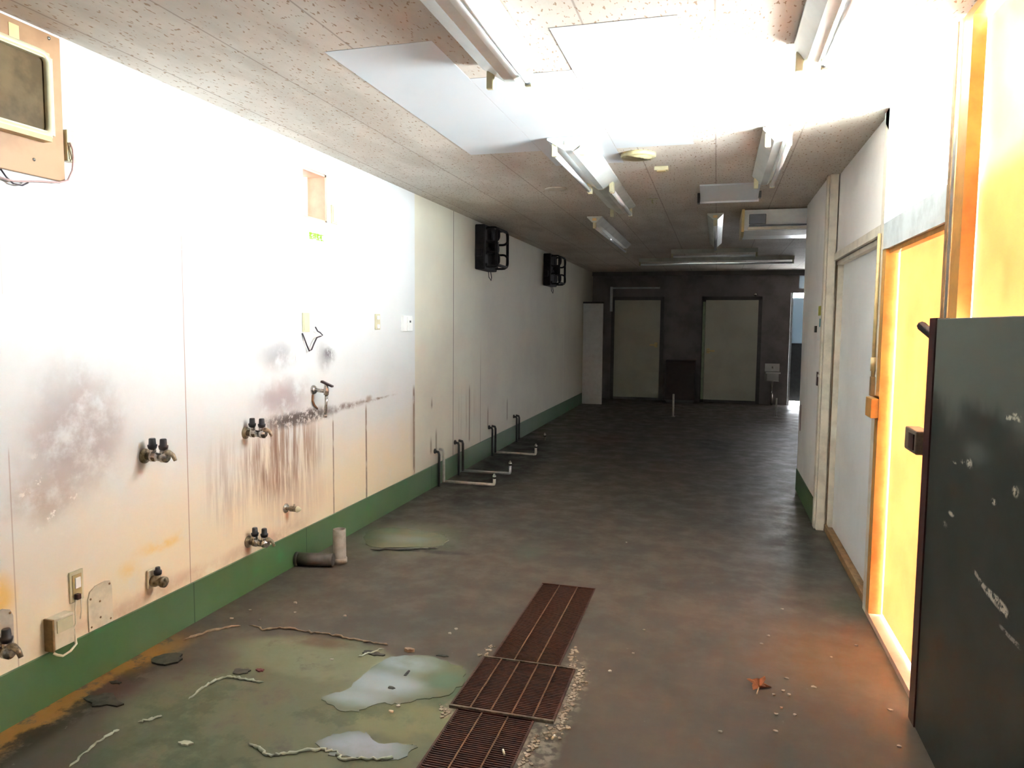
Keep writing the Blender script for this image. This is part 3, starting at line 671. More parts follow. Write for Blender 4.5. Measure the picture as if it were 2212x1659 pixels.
lamp(-.865, 4.27, 5.50, 'lamp with its left tube only, second of the left row', G1, ('l',), .25)
lamp(-.865, 5.53, 6.74, 'dim lamp joined to the far end of the second left lamp', G1, ('r',), .25, 'lamp_grey')
lamp(.325, 1.9, 3.12, 'lamp of the right row cut by the top edge beside the bright transom', G1, ('r',), .14)
lamp(.295, 4.32, 5.60, 'glaring lamp of the right row in front of the ceiling hatch', G1, ('r',), .165)
lamp(-1.21, 7.35, 9.9, 'long slim lamp in the gloom nearest the left wall', G1, ('c',), .15, 'lamp_grey', True)
lamp(-.045, 7.40, 9.9, 'long slim lamp in the gloom left of the air conditioner', G1, ('c',), .15, 'lamp_grey', True)
def cross_lamp(yc, x0, x1, label):
    L = thing('fluorescent_lamp', label, 'lamp', ((x0+x1)/2, yc, ZC), G1)
    MB().prism([(x0, yc-.06, ZC), (x0, yc+.06, ZC), (x0, yc+.02, ZC-.055), (x0, yc-.02, ZC-.055)], (x1-x0, 0, 0)).build('housing', 'lamp_grey', L)
    for x in (x0+.015, x1-.015): MB().box(x-.012, x+.012, yc-.015, yc+.015, ZC-.115, ZC-.05).build('lamp_holder', 'cream_plastic', L)
    MB().tube([(x0+.03, yc, ZC-.10), (x1-.03, yc, ZC-.10)], .0165, 12).build('tube', 'tube', L)
cross_lamp(10.8, -.66, .52, 'short lamp lying across the room in the dark, nearer of the two crosswise')
cross_lamp(12.1, -1.25, 1.12, 'long lamp lying across the room nearest the back wall')

# ------------------------------------------------------------ air conditioner
ac = thing('air_conditioner', 'white ceiling hung air conditioner unit beside the far end of the white partition', 'air conditioner', (.9, 7.5, ZC))
MB().prism([(.215, 7.20, 2.585), (.215, 7.95, 2.60), (.215, 7.95, 2.40), (.215, 7.45, 2.375), (.215, 7.25, 2.40)], (1.35, 0, 0)).build('casing', 'ac_white', ac)
MB().prism([(.195, 7.185, 2.592), (.195, 7.96, 2.60), (.195, 7.96, 2.39), (.195, 7.44, 2.365), (.195, 7.235, 2.39)], (.024, 0, 0)).build('side_cover', 'yellow_plastic', ac)
MB().box(.26, .41, 7.192, 7.225, 2.455, 2.545, .006).build('vent_grille', 'ac_grille', ac)
MB().box(.25, 1.55, 7.215, 7.255, 2.405, 2.43, .004).build('louvre', 'cream_trim', ac)
MB().box(.26, 1.54, 7.20, 7.23, 2.437, 2.447).build('front_seam', 'ac_grille', ac)

# ------------------------------------------------------------ left wall: plywood panel with framed dark pane
X = XL
pp = thing('plywood_panel', 'orange plywood panel with a framed dark pane high on the left wall', 'panel', (X, 2.0, 2.04))
MB().box(X, X+.018, 1.55, 2.324, 2.043, 2.585, .002).build('sheet', 'plywood', pp)
fr = MB()
fr.loop((X+.035, 1.93, 2.345), (0, 1, 0), (0, 0, 1), .320, .150, .035, .016, 8, 5)
fr.box(X+.018, X+.046, 1.60, 1.625, 2.19, 2.50).box(X+.018, X+.046, 2.243, 2.262, 2.20, 2.485)
fr.box(X+.018, X+.046, 1.61, 2.25, 2.19, 2.212).box(X+.018, X+.046, 1.61, 2.25, 2.478, 2.50).build('pane_frame', 'cream_plastic', pp)
MB().box(X+.018, X+.028, 1.60, 2.248, 2.205, 2.485).build('dark_pane', 'dark_glass', pp)
MB().box(X+.018, X+.020, 2.110, 2.150, 2.50, 2.565).build('tape_patch', 'tape', pp)
MB().box(X+.018, X+.060, 1.90, 2.235, 2.172, 2.190).build('drip_ledge', 'yellow_plastic', pp)
for y, z in ((2.275, 2.568), (2.19, 2.10)):
    MB().lathe((X+.018, y, z), (1, 0, 0), [(0, .007), (.003, .006), (.004, 0)], 10).build('screw', 'chrome', pp)
jb = thing('junction_box', 'cream junction box at the right edge of the orange plywood panel', 'box', (X, 2.347, 2.12))
MB().box(X, X+.03, 2.328, 2.368, 2.125, 2.246, .004).build('case', 'cream_plastic', jb)
MB().box(X+.03, X+.034, 2.334, 2.362, 2.132, 2.185, .001).build('cover', 'cream_plastic', jb)
w = single(MB().tube([(X+.035, 2.335, 2.195), (X+.045, 2.338, 2.17), (X+.04, 2.345, 2.14), (X+.035, 2.342, 2.09), (X+.03, 2.325, 2.05), (X+.025, 2.29, 2.035), (X+.02, 2.20, 2.022), (X+.02, 2.10, 2.004), (X+.02, 2.02, 2.01)], .0035, 6), 'loose_wire', 'pink_cable', 'pinkish wire looping from the junction box under the plywood panel', 'wire')
single(MB().tube([(X+.012, 2.06, 2.04), (X+.018, 2.075, 2.015), (X+.02, 2.10, 1.996), (X+.02, 2.135, 1.995), (X+.02, 2.16, 2.01)], .003, 6), 'loose_wire', 'cable', 'dark wire hanging under the plywood panel at the left edge', 'wire')

# plates and switches on the left wall
def plate(name, y0, y1, z0, z1, mat, label, cat, th=.010, parts=()):
    t = thing(name, label, cat, (X, (y0+y1)/2, z0))
    MB().box(X, X+th, y0, y1, z0, z1, .002).build('plate', mat, t)
    for pn, a, b, c, d, m2, t2 in parts:
        MB().box(X+th, X+th+t2, a, b, c, d, min(.0015, t2*.3)).build(pn, m2, t)
    return t
plate('blank_plate', 4.398, 4.472, 2.165, 2.286, 'cream_plastic', 'cream blank plate beside the small high window', 'plate', .012, (('cover', 4.408, 4.462, 2.175, 2.276, 'cream_plastic', .004),))
plate('blank_plate', 4.032, 4.111, 1.447, 1.567, 'cream_plastic', 'cream blank plate above the dangling dark wire', 'plate', .008, (('cover', 4.042, 4.101, 1.457, 1.557, 'cream_plastic', .003),))
plate('light_switch', 5.035, 5.113, 1.458, 1.576, 'cream_plastic', 'cream light switch with two buttons left of the white thermostat', 'switch', .010,
      (('button', 5.055, 5.093, 1.535, 1.565, 'white_plastic', .006), ('button', 5.055, 5.093, 1.468, 1.498, 'white_plastic', .006)))
th = plate('thermostat', 5.515, 5.69, 1.443, 1.572, 'white_plastic', 'white thermostat box near the joint with the beige boards', 'thermostat', .025,
      (('cover', 5.575, 5.68, 1.448, 1.560, 'white_plastic', .008), ('dial', 5.615, 5.637, 1.515, 1.532, 'black_plastic', .012)))
plate('white_card', 3.952, 4.068, 1.272, 1.392, 'paper', 'white square card under the dangling dark wire', 'card', .003)
single(MB().tube([(X+.005, 4.026, 1.440), (X+.012, 4.033, 1.415), (X+.02, 4.052, 1.365), (X+.02, 4.080, 1.328), (X+.02, 4.107, 1.335), (X+.025, 4.128, 1.372), (X+.03, 4.155, 1.41), (X+.03, 4.20, 1.418), (X+.03, 4.228, 1.425), (X+.03, 4.195, 1.443), (X+.03, 4.165, 1.452), (X+.03, 4.140, 1.478)], .0045, 6), 'dangling_wire', 'cable', 'dark kinked wire dangling from a hole in the stained left wall', 'wire')
# four green characters under the small window
cu = bpy.data.curves.new('slogan', 'FONT'); cu.body = '整理整頓'; cu.size = .046; cu.extrude = .0008; cu.offset = .0011
to = bpy.data.objects.new('slogan_tmp', cu); COL.objects.link(to); bpy.context.view_layer.update()
me = bpy.data.meshes.new_from_object(to.evaluated_get(bpy.context.evaluated_depsgraph_get()))
bpy.data.objects.remove(to); me.name = 'slogan_lettering'
lo = [min(v.co[i] for v in me.vertices) for i in (0, 1)]; hi_ = [max(v.co[i] for v in me.vertices) for i in (0, 1)]
sl = thing('slogan_sticker', 'lime green four character sticker under the small high window', 'sticker', (X, 4.212, 2.03))
MB().box(X, X+.001, 4.118, 4.306, 2.022, 2.084).build('backing', 'paper', sl)
for v in me.vertices:
    a = (v.co.x-lo[0])/(hi_[0]-lo[0]); b = (v.co.y-lo[1])/(hi_[1]-lo[1])
    v.co = (.0022+v.co.z, (4.125+a*.175)-4.212, (2.031+b*.046)-2.03)
me.materials.clear(); me.materials.append(MAT['green_ink'])
so = bpy.data.objects.new('lettering', me); COL.objects.link(so); so.parent = sl
for y in (3.188, 3.190): pass

# lower left: outlet, white box, patch plate
ot = plate('wall_outlet', 2.279, 2.345, .363, .490, 'cream_plastic', 'cream wall outlet plate with a dark surround, above the small box', 'outlet', .008,
      (('surround', 2.290, 2.334, .385, .475, 'yellow_plastic', .003),))
MB().box(X+.010, X+.016, 2.300, 2.326, .418, .462, .002).build('socket', 'white_plastic', ot)
MB().box(X+.010, X+.030, 2.293, 2.312, .375, .398, .003).build('plug', 'dark_maroon', ot)
wb = thing('telephone_box', 'small cream box with brown side above the green skirting at lower left', 'box', (X, 2.21, .215))
MB().box(X, X+.045, 2.168, 2.258, .220, .345, .004).build('case', 'beige_plastic', wb)
MB().box(X, X+.045, 2.160, 2.168, .216, .345, .001).build('side', 'old_wood', wb)
MB().box(X+.045, X+.049, 2.178, 2.25, .285, .335, .001).build('cover', 'cream_plastic', wb)
single(MB().tube([(X+.03, 2.172, .207), (X+.04, 2.180, .198), (X+.045, 2.20, .186), (X+.045, 2.235, .190), (X+.04, 2.268, .205), (X+.02, 2.276, .26)], .005, 6), 'box_cable', 'cream_cable', 'cream cable loop hanging under the small cream box', 'cable')
single(MB().tube([(X+.014, 2.300, .375), (X+.010, 2.297, .33), (X+.010, 2.297, .275), (X+.010, 2.285, .255), (X+.012, 2.262, .245)], .003, 6).tube([(X+.014, 2.325, .370), (X+.010, 2.325, .31), (X+.010, 2.320, .285)], .003, 6), 'outlet_cord', 'cream_cable', 'thin cream cord hanging from the wall outlet', 'cord')
pt = thing('patch_plate', 'rounded beige blank plate screwed on the wall right of the outlet', 'plate', (X, 2.43, .208))
pp_ = [(X, 2.366, .208), (X, 2.492, .208), (X, 2.490, .365), (X, 2.480, .392), (X, 2.455, .398), (X, 2.405, .392), (X, 2.376, .375), (X, 2.366, .345)]
MB().prism(pp_, (.006, 0, 0)).build('plate', 'beige_plastic', pt)
for y, z in ((2.378, .345), (2.478, .378), (2.378, .225), (2.478, .225), (2.425, .32), (2.425, .25)):
    MB().lathe((X+.006, y, z), (1, 0, 0), [(0, .005), (.002, .004), (.003, 0)], 8).build('screw', 'old_wood', pt)

pq = thing('patch_plate', 'greyish rounded plate behind the double tap cut by the left edge', 'plate', (X, 1.975, .27))
MB().prism([(X, 1.91, .275), (X, 2.032, .275), (X, 2.034, .41), (X, 2.022, .438), (X, 1.995, .450), (X, 1.92, .445)], (.005, 0, 0)).build('plate', 'grey_plate', pq)
MB().lathe((X+.005, 2.022, .425), (1, 0, 0), [(0, .005), (.002, .004), (.003, 0)], 8).build('screw', 'old_wood', pq)

# ------------------------------------------------------------ taps
def faucet(loc, label):
    """two valve tap standing out of the left wall; loc is the point on the wall"""
    t = thing('wall_tap', label, 'tap', loc, 'double taps on the left wall'); x, y, z = loc
    MB().lathe((x, y, z), (1, 0, 0), [(0, .034), (.006, .034), (.010, .020), (.014, .019)], 18).build('escutcheon', 'brass', t)
    b = MB().lathe((x+.006, y, z), (1, 0, 0), [(0, .017), (.03, .018), (.031, .023), (.05, .023), (.051, .019), (.09, .019), (.091, .024), (.115, .024), (.116, .017), (.125, .015)], 16)
    for dx in (.045, .105): b.lathe((x+dx, y, z), (0, 0, 1), [(0, .015), (.03, .016), (.04, .012)], 14)
    b.build('body', 'chrome', t)
    for dx in (.045, .105):
        MB().lathe((x+dx, y, z+.036), (0, 0, 1), [(0, .018), (.012, .021), (.018, .021), (.020, .016), (.045, .0145), (.048, .012)], 14).build('knob', 'black_plastic', t)
    MB().tube([(x+.11, y, z+.022), (x+.135, y, z+.024), (x+.155, y, z+.012), (x+.168, y, z-.012)], [.013, .012, .010, .008], 12).build('spout', 'brass', t)
    return t
y, z = LW(312, 985); f1 = faucet((X, y, z), 'black knobbed double tap on the left wall nearest the camera, chest high')
y, z = LW(530, 935); copy_tree(f1, (X, y, z), 'black knobbed double tap at the left end of the mouldy shelf line')
y, z = LW(536, 1170); copy_tree(f1, (X, y, z), 'black knobbed double tap just above the green skirting')
y, z = LW(-34, 1400); copy_tree(f1, (X, y, z), 'double tap cut by the left edge of the picture')
st1 = LW(326, 1254)
tp = thing('wall_tap', 'single black knobbed tap low on the wall right of the beige blank plate', 'tap', (X, *st1)); x, y, z = X, *st1
MB().box(x, x+.012, y-.03, y+.03, z-.03, z+.055, .003).build('back_plate', 'beige_plastic', tp)
MB().lathe((x+.012, y, z), (1, 0, 0), [(0, .026), (.02, .026), (.021, .020), (.05, .020), (.051, .025), (.066, .025), (.067, .014), (.075, .012)], 16).lathe((x+.04, y, z), (0, 0, 1), [(0, .014), (.035, .012)], 12).build('body', 'brass', tp)
MB().lathe((x+.04, y, z+.032), (0, 0, 1), [(0, .016), (.01, .018), (.02, .017), (.021, .012), (.036, .010)], 12).build('knob', 'black_plastic', tp)
MB().tube([(x+.055, y, z+.012), (x+.080, y, z+.014), (x+.092, y, z+.0)], [.011, .010, .008], 10).build('spout', 'brass', tp)
# lever tap over the shelf line
vy, vz = LW(676, 842)
lt = thing('lever_tap', 'lever tap with a long down pipe over the mouldy shelf line', 'tap', (X, vy, vz))
MB().lathe((X, vy, vz), (1, 0, 0), [(0, .030), (.008, .030), (.02, .022), (.022, .014)], 16).build('escutcheon', 'chrome', lt)
MB().tube([(X+.02, vy, vz), (X+.05, vy, vz-.004), (X+.10, vy, vz-.006)], [.013, .012, .014], 12).lathe((X+.095, vy, vz-.03), (0, 0, 1), [(0, .016), (.03, .018), (.06, .012), (.07, .010)], 14).build('body', 'chrome', lt)
MB().prism([(X+.06, vy-.012, vz+.050), (X+.14, vy-.012, vz+.020), (X+.143, vy-.012, vz+.030), (X+.065, vy-.012, vz+.062)], (0, .024, 0)).build('lever', 'dark_maroon', lt)
MB().tube([(X+.097, vy, vz-.03), (X+.093, vy, vz-.09), (X+.085, vy, vz-.155)], [.011, .009, .010], 12).lathe((X+.085, vy, vz-.175), (0, 0, 1), [(0, .013), (.02, .013)], 12).build('down_pipe', 'chrome', lt)
MB().tube([(X+.006, vy-.012, vz-.03), (X+.006, vy-.016, vz-.07), (X+.012, vy-.004, vz-.10), (X+.02, vy+.02, vz-.125)], .007, 8).build('side_pipe', 'rust_rod', lt)
ly, lz = LW(617, 1098)
sv = thing('stop_valve', 'small chrome stop valve low on the wall below the brown streaks', 'valve', (X, ly, lz))
MB().lathe((X, ly, lz), (1, 0, 0), [(0, .030), (.004, .030), (.012, .022), (.014, .011)], 18).build('escutcheon', 'chrome', sv)
MB().lathe((X+.012, ly, lz), (1, 0, 0), [(0, .011), (.02, .011), (.021, .017), (.062, .017), (.063, .010)], 14).lathe((X+.06, ly, lz), (0, 0, 1), [(0, .007), (.03, .005)], 8).build('body', 'brass', sv)
MB().lathe((X+.075, ly, lz), (1, 0, 0), [(0, .010), (.004, .020), (.008, .020), (.02, .014), (.035, .002)], 14).build('cap', 'cream_plastic', sv)

# ------------------------------------------------------------ wall fans
def fan(loc, label):
    t = thing('wall_fan', label, 'fan', loc, 'black greasy wall fans'); x, y, z = loc
    hb = MB().box(x, x+.11, y-.23, y+.23, z-.235, z+.235, .012)
    hb.box(x+.02, x+.08, y-.27, y-.23, z-.10, z-.02, .004).box(x+.11, x+.13, y-.20, y+.20, z-.20, z-.17).build('housing', 'grease', t)
    MB().lathe((x+.11, y, z), (1, 0, 0), [(0, .07), (.05, .075), (.08, .05), (.085, 0)], 16).build('motor', 'grease', t)
    bl_ = MB()
    for k in range(4):
        a = math.pi/2*k+.4; ca, sa = math.cos(a), math.sin(a)
        P = lambda r, s, dx: (x+.135+dx, y+ca*r-sa*s, z+sa*r+ca*s)
        bl_.prism([P(.05, -.03, -.012), P(.17, -.07, -.02), P(.185, .02, .012), P(.05, .03, .012)], (.003, 0, 0))
    bl_.build('blades', 'grease', t)
    MB().loop((x+.235, y, z), (0, 1, 0), (0, 0, 1), .21, .19, .06, .016).build('guard', 'grease', t)
    for (dy, dz) in ((-.17, .13), (.17, .13), (-.17, -.13), (.17, -.13)):
        MB().loop((x+.165, y+dy, z+dz), (1, 0, 0), (0, 0, 1), .085, .075, .055, .013, 6, 5).build('bracket', 'grease', t)
    MB().tube([(x+.05, y+.10, z-.235), (x+.055, y+.105, z-.30), (x+.075, y+.12, z-.335), (x+.075, y+.135, z-.30), (x+.06, y+.15, z-.235)], .005, 6).build('cord', 'cable', t)
    return t
fn = fan((X-.002, 7.63, 2.325), 'black greasy wall fan under the ceiling, nearer of the two')
copy_tree(fn, (X-.002, 10.80, 2.325), 'black greasy wall fan under the ceiling, farther and almost lost in the dark')

# ------------------------------------------------------------ floor pipes along the left wall
PG = 'supply pipes laid out from the left wall'
def floor_pipe(y, x1, up, label, pale=True, mat='pale_pipe', riser=.33):
    t = thing('floor_pipe', label, 'pipe', (X+.02, y, 0), PG)
    MB().tube([(X+.03, y, .022), (x1-.02, y, .022), (x1-.004, y, .026), (x1, y, .042), (x1, y, .02+up)], .014, 10).build('floor_run', mat, t)
    MB().lathe((x1, y, .02+up), (0, 0, 1), [(0, .018), (.03, .018), (.031, .011), (.045, .009)], 10).build('end_fitting', 'chrome', t)
    MB().tube([(X+.045, y-.01, .02), (X+.045, y-.01, riser-.03), (X+.038, y-.01, riser-.008), (X+.0, y-.01, riser)], .013, 10).build('riser', mat if pale else 'dark_pipe', t)
    MB().tube([(X+.045, y-.13, .0), (X+.045, y-.13, riser-.03), (X+.038, y-.13, riser-.008), (X+.0, y-.13, riser)], .012, 10).build('dark_riser', 'dark_pipe', t)
    MB().lathe((X+.0, y-.13, riser), (1, 0, 0), [(0, .024), (.012, .022), (.014, .012)], 12).build('escutcheon', 'dark_pipe', t)
    return t
floor_pipe(6.385, -1.945, .06, 'pale pipe with an upturned end, nearest of the floor pipes')
floor_pipe(6.925, -1.945, .085, 'bright pipe with a chrome upturned end, second of the floor pipes', False, 'aluminium')
floor_pipe(8.06, -1.96, .08, 'dull pipe across the floor, third of the floor pipes', False)
floor_pipe(9.12, -2.10, .05, 'darkest and farthest of the floor pipes', False, 'pvc_dark')

# plastic drain stubs by the skirting
sp = thing('drain_pipe', 'stubby dirty plastic pipe lying against the green skirting', 'pipe', (-2.35, 3.93, 0))
MB().tube([(X+.012, 3.905, .042), (-2.245, 3.955, .042)], .040, 18).build('pipe', 'pvc_dark', sp)
MB().tube([(X+.012, 3.905, .042), (X+.03, 3.908, .042)], .044, 18).build('collar', 'pvc_dark', sp)
up_ = thing('drain_pipe', 'upright open grey plastic pipe stub on the floor by the green skirting', 'pipe', (-2.245, 4.02, 0))
mbp = MB(); cx_, cy_ = -2.245, 4.035; rings = []
for r_, z_ in ((.042, 0), (.040, .215), (.033, .215), (.033, .06)):
    rings.append([mbp.bm.verts.new((cx_+r_*math.cos(2*math.pi*k/20), cy_+r_*math.sin(2*math.pi*k/20), z_)) for k in range(20)])
for a, b in zip(rings, rings[1:]):
    for k in range(20): f = mbp.bm.faces.new((a[k], a[(k+1) % 20], b[(k+1) % 20], b[k])); f.smooth = True
mbp.bm.faces.new(rings[-1]); mbp.build('pipe', 'pvc', up_)
MB().lathe((cx_, cy_, 0), (0, 0, 1), [(0, .047), (.03, .047), (.034, .041)], 20).build('collar', 'pvc', up_)

# ------------------------------------------------------------ drain gratings
def grating(x0, x1, y0, y1, z, label, rods, edge_far=False, edge_near=False):
    t = thing('drain_grating', label, 'grating', ((x0+x1)/2, (y0+y1)/2, z-.025), 'rusty floor gratings')
    for xa in (x0, x1-.008): MB().box(xa, xa+.008, y0, y1, z-.025, z).build('side_rail', 'rust', t)
    for ye, on in ((y0, edge_near), (y1, edge_far)):
        MB().box(x0, x1, ye-.005, ye+.005, z-.025, z+.002).build('end_bar', 'steel_edge' if on else 'rust', t)
    b_ = MB(); n = int((y1-y0)/.0125)
    for i in range(1, n):
        yy = y0+(y1-y0)*i/n
        b_.box(x0+.006, x1-.006, yy-.0032, yy+.0032, z-.022, z-.002)
    b_.build('bearing_bars', 'rust', t)
    for k in range(rods):
        xx = x0+(x1-x0)*(k+1)/(rods+1)
        MB().box(xx-.0028, xx+.0028, y0, y1, z-.012, z+.001).build('cross_rod', 'rust_rod', t)
    return t
grating(-.935, -.622, 3.036, 4.038, .004, 'long narrow rusty grating farthest along the floor drain', 2)
grating(-.968, -.548, 2.592, 3.033, .010, 'wide square rusty grating lying over the middle of the floor drain', 4, True, True)
grating(-.935, -.622, 1.55, 2.588, .004, 'rusty grating cut by the bottom edge of the picture', 2)
# worn pale grit along the gratings
gb = MB()
def scatter(px0, py0, px1, py1, n, spread, smin=.003, smax=.009):
    a = Vector((*FL(px0, py0), 0)); b = Vector((*FL(px1, py1), 0))
    for _ in range(n):
        p = a.lerp(b, random.random())+Vector((random.gauss(0, spread), random.gauss(0, spread), 0))
        gx0, gx1 = (-.985, -.532) if 2.57 < p.y < 3.05 else (-.952, -.605)
        if gx0 < p.x < gx1: p.x = gx1+abs(random.gauss(0, .018)) if p.x > -.78 else gx0-abs(random.gauss(0, .018))
        s = random.uniform(smin, smax); q = [p+Vector((s*math.cos(t+random.uniform(-.4, .4)), s*math.sin(t+random.uniform(-.4, .4)), 0)) for t in (0, 1.5, 3.1, 4.6)]
        gb.prism(q, (0, 0, s*.6))
scatter(1238, 1435, 1240, 1480, 70, .016); scatter(1235, 1480, 1205, 1560, 80, .012); scatter(1205, 1565, 1190, 1590, 40, .025)
scatter(975, 1530, 968, 1545, 30, .015); scatter(1165, 1590, 1115, 1659, 60, .012); scatter(1225, 1400, 1240, 1430, 30, .012); scatter(1045, 1420, 1065, 1395, 25, .012)
go = gb.build('crumbled_grit', 'grit'); tag(go, 'pale crumbled concrete grit along the edges of the gratings', 'grit', kind='stuff')

# ------------------------------------------------------------ things on the floor
def irregular(pix, z=0.0, sub=5, amp=.010):
    P = [Vector((*FL(*p), z)) for p in pix]; out = []; n = len(P)
    for i in range(n):
        p0, p1, p2, p3 = P[i-1], P[i], P[(i+1) % n], P[(i+2) % n]
        for k in range(sub):
            t = k/sub
            q = .5*((2*p1)+(p2-p0)*t+(2*p0-5*p1+4*p2-p3)*t*t+(3*p1-p0-3*p2+p3)*t**3)
            out.append(q+Vector((random.uniform(-amp, amp), random.uniform(-amp, amp), 0)))
    return out
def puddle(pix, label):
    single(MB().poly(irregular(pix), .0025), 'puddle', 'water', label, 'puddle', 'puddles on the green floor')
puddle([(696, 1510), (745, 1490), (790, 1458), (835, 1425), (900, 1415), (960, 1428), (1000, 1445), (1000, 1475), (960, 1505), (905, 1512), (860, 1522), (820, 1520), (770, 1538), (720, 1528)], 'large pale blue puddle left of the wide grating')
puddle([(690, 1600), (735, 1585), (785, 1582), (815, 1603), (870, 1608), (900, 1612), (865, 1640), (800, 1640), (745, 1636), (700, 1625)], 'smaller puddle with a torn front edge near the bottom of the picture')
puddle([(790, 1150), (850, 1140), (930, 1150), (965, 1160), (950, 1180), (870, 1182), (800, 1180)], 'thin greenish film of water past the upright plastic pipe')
def ridge(pix, mat, label, r=.006):
    P = [Vector((*FL(*p), .003)) for p in pix]; Q = []
    for a, b in zip(P, P[1:]):
        for k in range(6): Q.append(a.lerp(b, k/6)+Vector((random.uniform(-.006, .006), random.uniform(-.008, .008), random.uniform(0, .003))))
    Q.append(P[-1])
    rs = [random.uniform(.4, 1.2)*r for _ in Q]; rs[0] = rs[-1] = .001
    single(MB().tube(Q, rs, 6), 'curled_paint_edge', mat, label, 'paint edge', 'curled edges of peeling floor paint')
ridge([(405, 1515), (440, 1485), (470, 1470), (500, 1464), (530, 1470), (570, 1474)], 'paint_edge', 'pale curled paint edge arching over the green floor at left')
ridge([(150, 1659), (190, 1622), (225, 1595), (258, 1578)], 'paint_edge', 'pale paint edge slanting into the bottom left corner', .005)
ridge([(295, 1562), (325, 1556), (350, 1548)], 'paint_edge', 'short pale paint edge right of the orange rot', .006)
ridge([(540, 1606), (560, 1622), (585, 1634), (620, 1628), (680, 1622), (722, 1624), (738, 1640), (800, 1643), (850, 1640)], 'paint_edge', 'longest pale curled edge under the smaller puddle', .006)
ridge([(395, 1385), (430, 1372), (480, 1358), (520, 1353)], 'paint_edge_brown', 'brownish flaking edge rising from the dark flakes at the wall', .007)
ridge([(540, 1352), (570, 1362), (610, 1357), (660, 1366), (700, 1370), (750, 1380), (800, 1388), (838, 1394)], 'paint_edge_brown', 'long brownish crack edge across the floor behind the large puddle', .006)
ridge([(775, 1420), (800, 1412), (830, 1402)], 'paint_edge', 'short pale edge at the far left rim of the large puddle', .005)
ridge([(800, 1188), (860, 1190), (910, 1186), (945, 1185)], 'dark_chip', 'dark edge in front of the greenish water film', .006)

def flake(px, py, rx, ry, mat, label, name='paint_flake', th=.004, cat='flake', group='flakes and chips on the floor'):
    x, y = FL(px, py); a0 = random.uniform(0, 6)
    n = 15 if rx > .02 else 8; pts = []
    for k in range(n):
        a = 2*math.pi*k/n; q = random.uniform(.55, 1.15)
        pts.append((x+rx*q*math.cos(a), y+ry*q*math.sin(a), 0))
    return single(MB().poly(pts, th), name, mat, label, cat, group)
flake(365, 1425, .085, .055, 'dark_chip', 'large dark flake beside the green skirting', th=.008)
flake(225, 1515, .085, .05, 'dark_chip', 'dark flake on the orange rot, nearer the bottom left corner', th=.006)
flake(250, 1475, .03, .015, 'dark_chip', 'narrow dark flake between the two big dark flakes')
flake(520, 1452, .05, .028, 'dark_chip', 'grey dark flake next to the red scrap', th=.005)
flake(561, 1449, .022, .012, 'red_chip', 'small dark red scrap on the green floor', 'red_scrap', .006, 'scrap')
flake(805, 1412, .055, .022, 'dark_chip', 'dark brown flake at the far left rim of the large puddle', th=.005)
flake(885, 1407, .030, .014, 'paint_edge_brown', 'brown lump at the far rim of the large puddle', th=.015)
flake(955, 1417, .03, .010, 'dark_chip', 'dark flake at the far right rim of the large puddle')
flake(845, 1487, .018, .014, 'dark_chip', 'dark spot lying inside the large puddle', th=.004)
flake(880, 1455, .008, .035, 'dark_chip', 'dark sliver lying inside the large puddle', th=.004)
flake(400, 1607, .03, .015, 'paint_edge', 'pale olive chip on the green floor at lower left', th=.006)
flake(845, 1538, .012, .008, 'butt', 'tan crumb at the near rim of the large puddle', th=.006)
flake(860, 1526, .010, .006, 'chip', 'pale crumb at the near rim of the large puddle', th=.006)
CH = 'pale paint chips on the floor'
chips = [(541, 1319, 'above the long brownish crack, left'), (500, 1337, 'nearest the green skirting'), (561, 1339, 'just behind the long brownish crack'),
 (638, 1303, 'halfway between skirting and long grating'), (745, 1331, 'behind the long brownish crack, right'), (972, 1369, 'left of the long grating'), (985, 1359, 'left of the long grating, slightly farther'),
 (717, 1425, 'on the green floor left of the large puddle'), (637, 1323, 'left of centre behind the brownish crack'), (1317, 1451, 'right of the wide grating'), (1368, 1412, 'right of the long grating'),
 (1391, 1361, 'far right of the long grating'), (1660, 1374, 'highest of the cluster before the amber sheet'), (1645, 1391, 'left one of the cluster before the amber sheet'), (1700, 1466, 'highest chip right of the dry leaf'),
 (1692, 1493, 'biggest chip right of the dry leaf'), (1671, 1502, 'chip nearest the dry leaf'), (1704, 1502, 'reddish chip right of the dry leaf'), (1688, 1530, 'below the dry leaf, right'), (1677, 1544, 'below the dry leaf, left'),
 (1717, 1545, 'farther right below the dry leaf'), (1676, 1580, 'lowest chip below the dry leaf'), (1555, 1581, 'alone left below the dry leaf'), (1849, 1395, 'on the glow-tinted floor by the sill'), (1796, 1420, 'between the leaf and the sill'),
 (1922, 1535, 'beside the foot of the dark green panel'), (1942, 1613, 'nearest the bottom right corner'), (1690, 1316, 'at the edge of the glow-tinted floor'), (1758, 1485, 'between the leaf cluster and the sill'), (1353, 1172, 'far off in the middle of the floor')]
for px, py, wh in chips:
    s = random.uniform(.007, .012)
    flake(px, py, s, s*random.uniform(.6, .9), 'chip', 'pale paint chip on the floor, '+wh, 'paint_chip', random.uniform(.003, .006), 'chip', CH)
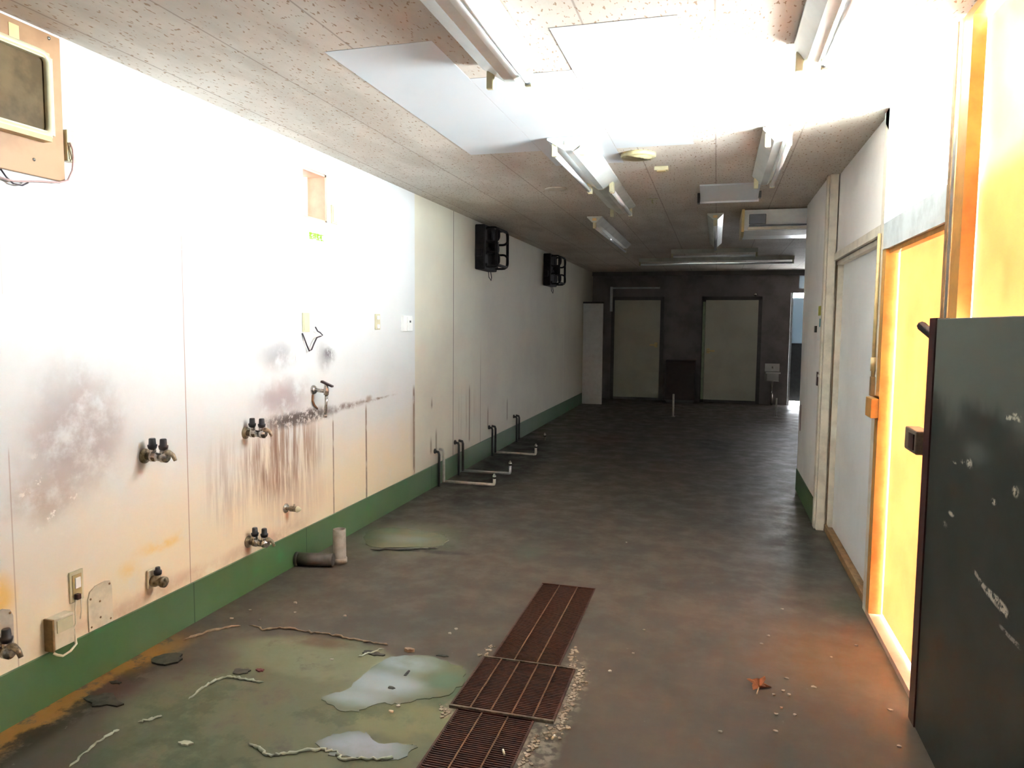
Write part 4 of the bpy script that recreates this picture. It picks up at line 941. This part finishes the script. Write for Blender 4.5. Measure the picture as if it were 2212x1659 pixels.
# dry leaf
lx, ly2 = FL(1640, 1490)
lf = thing('dry_leaf', 'curled dry orange brown leaf on the floor before the amber sheet', 'leaf', (lx, ly2, 0))
mbl = MB(); cen = mbl.bm.verts.new((lx, ly2, .008)); rim = []
for k in range(18):
    a = 2*math.pi*k/18; r_ = .038*(1.0 if k % 3 else 1.35)*(.55 if k % 3 == 1 else 1.0)
    rim.append(mbl.bm.verts.new((lx+r_*math.cos(a), ly2+.03+r_*math.sin(a)*1.1, .004+.022*abs(math.sin(a*1.5)))))
for k in range(18): mbl.bm.faces.new((cen, rim[k], rim[(k+1) % 18]))
ret = bmesh.ops.solidify(mbl.bm, geom=mbl.bm.faces[:], thickness=.0012)
mbl.build('blade', 'leaf', lf)
MB().tube([(lx, ly2+.01, .010), (lx-.006, ly2-.02, .008), (lx-.012, ly2-.045, .003)], [.002, .0025, .003], 6).build('stalk', 'leaf_stem', lf)
def butt(px, py, z, ang, label, L=.026):
    x, y = FL(px, py, z); c, s = math.cos(ang), math.sin(ang)
    t = thing('cigarette_butt', label, 'cigarette butt', (x, y, z-.004), 'cigarette butts')
    MB().tube([(x-c*L/2, y-s*L/2, z), (x+c*L*.1, y+s*L*.1, z)], .004, 10).build('filter', 'butt', t)
    MB().tube([(x+c*L*.1, y+s*L*.1, z), (x+c*L/2, y+s*L/2, z)], [.004, .0037], 10).build('paper', 'paper', t)
butt(1195, 1592, .004, 1.4, 'cigarette butt on the floor beside the wide grating')
butt(1088, 1625, .009, 2.0, 'cigarette butt lying on the grating cut by the bottom edge', .032)

# ------------------------------------------------------------ dark far end
sb = thing('leaning_panel', 'tall narrow pale grey panel standing in the far left corner', 'panel', (-2.27, 13.9, 0))
MB().box(-2.47, -2.09, 13.88, 13.92, .0, 1.93, .004).build('board', 'ac_white', sb)
MB().box(-2.475, -2.085, 13.875, 13.925, 1.93, 1.96).build('top_cap', 'dark_pipe', sb)
cb = thing('cabinet', 'low dark red brown cabinet between the two back doors', 'cabinet', (-.67, 14.8, 0))
MB().box(-.95, -.38, 14.66, YB-.005, .06, .84, .006).build('body', 'cabinet', cb)
MB().box(-.93, -.40, 14.64, 14.66, .10, .80, .004).build('door', 'cabinet', cb)
MB().lathe((-.88, 14.64, .76), (0, -1, 0), [(0, .008), (.015, .012), (.025, .012), (.027, 0)], 10).build('knob', 'chrome', cb)
MB().box(-.93, -.40, 14.72, YB-.02, 0, .06).build('plinth', 'door_frame', cb)
def standpipe(x, y, h, label):
    t = thing('standpipe', label, 'pipe', (x, y, 0), 'thin pipes standing on the dark floor')
    MB().tube([(x, y, 0), (x, y, h)], .016, 10).build('pipe', 'pale_pipe', t)
    MB().lathe((x, y, 0), (0, 0, 1), [(0, .035), (.008, .033), (.012, .017)], 12).build('flange', 'pale_pipe', t)
standpipe(-.66, 12.4, .38, 'thin pale pipe standing on the dark floor in front of the cabinet')
standpipe(1.0, 12.9, .32, 'thin pale pipe standing on the dark floor before the wash basin')
bs = thing('wash_basin', 'dim white wash basin on the back wall right of the right back door', 'basin', (1.06, 14.9, 0))
MB().prism([(.93, YB-.005, .62), (1.20, YB-.005, .62), (1.20, 14.72, .62), (.93, 14.72, .62)], (0, 0, .025)).prism([(.93, YB-.005, .45), (1.20, YB-.005, .45), (1.17, 14.80, .48), (.96, 14.80, .48)], (0, 0, .15)).build('bowl', 'ceramic', bs)
MB().box(.93, 1.20, YB-.03, YB-.005, .645, .80, .004).build('splash_back', 'ceramic', bs)
MB().tube([(1.065, 14.90, .46), (1.065, 14.90, .0)], .02, 10).build('drain', 'chrome', bs)
MB().tube([(1.065, YB-.03, .72), (1.065, YB-.10, .74), (1.065, YB-.14, .70)], .011, 8).build('spout', 'chrome', bs)

for o in bpy.data.objects:
    if '_org' in o.keys(): del o['_org']
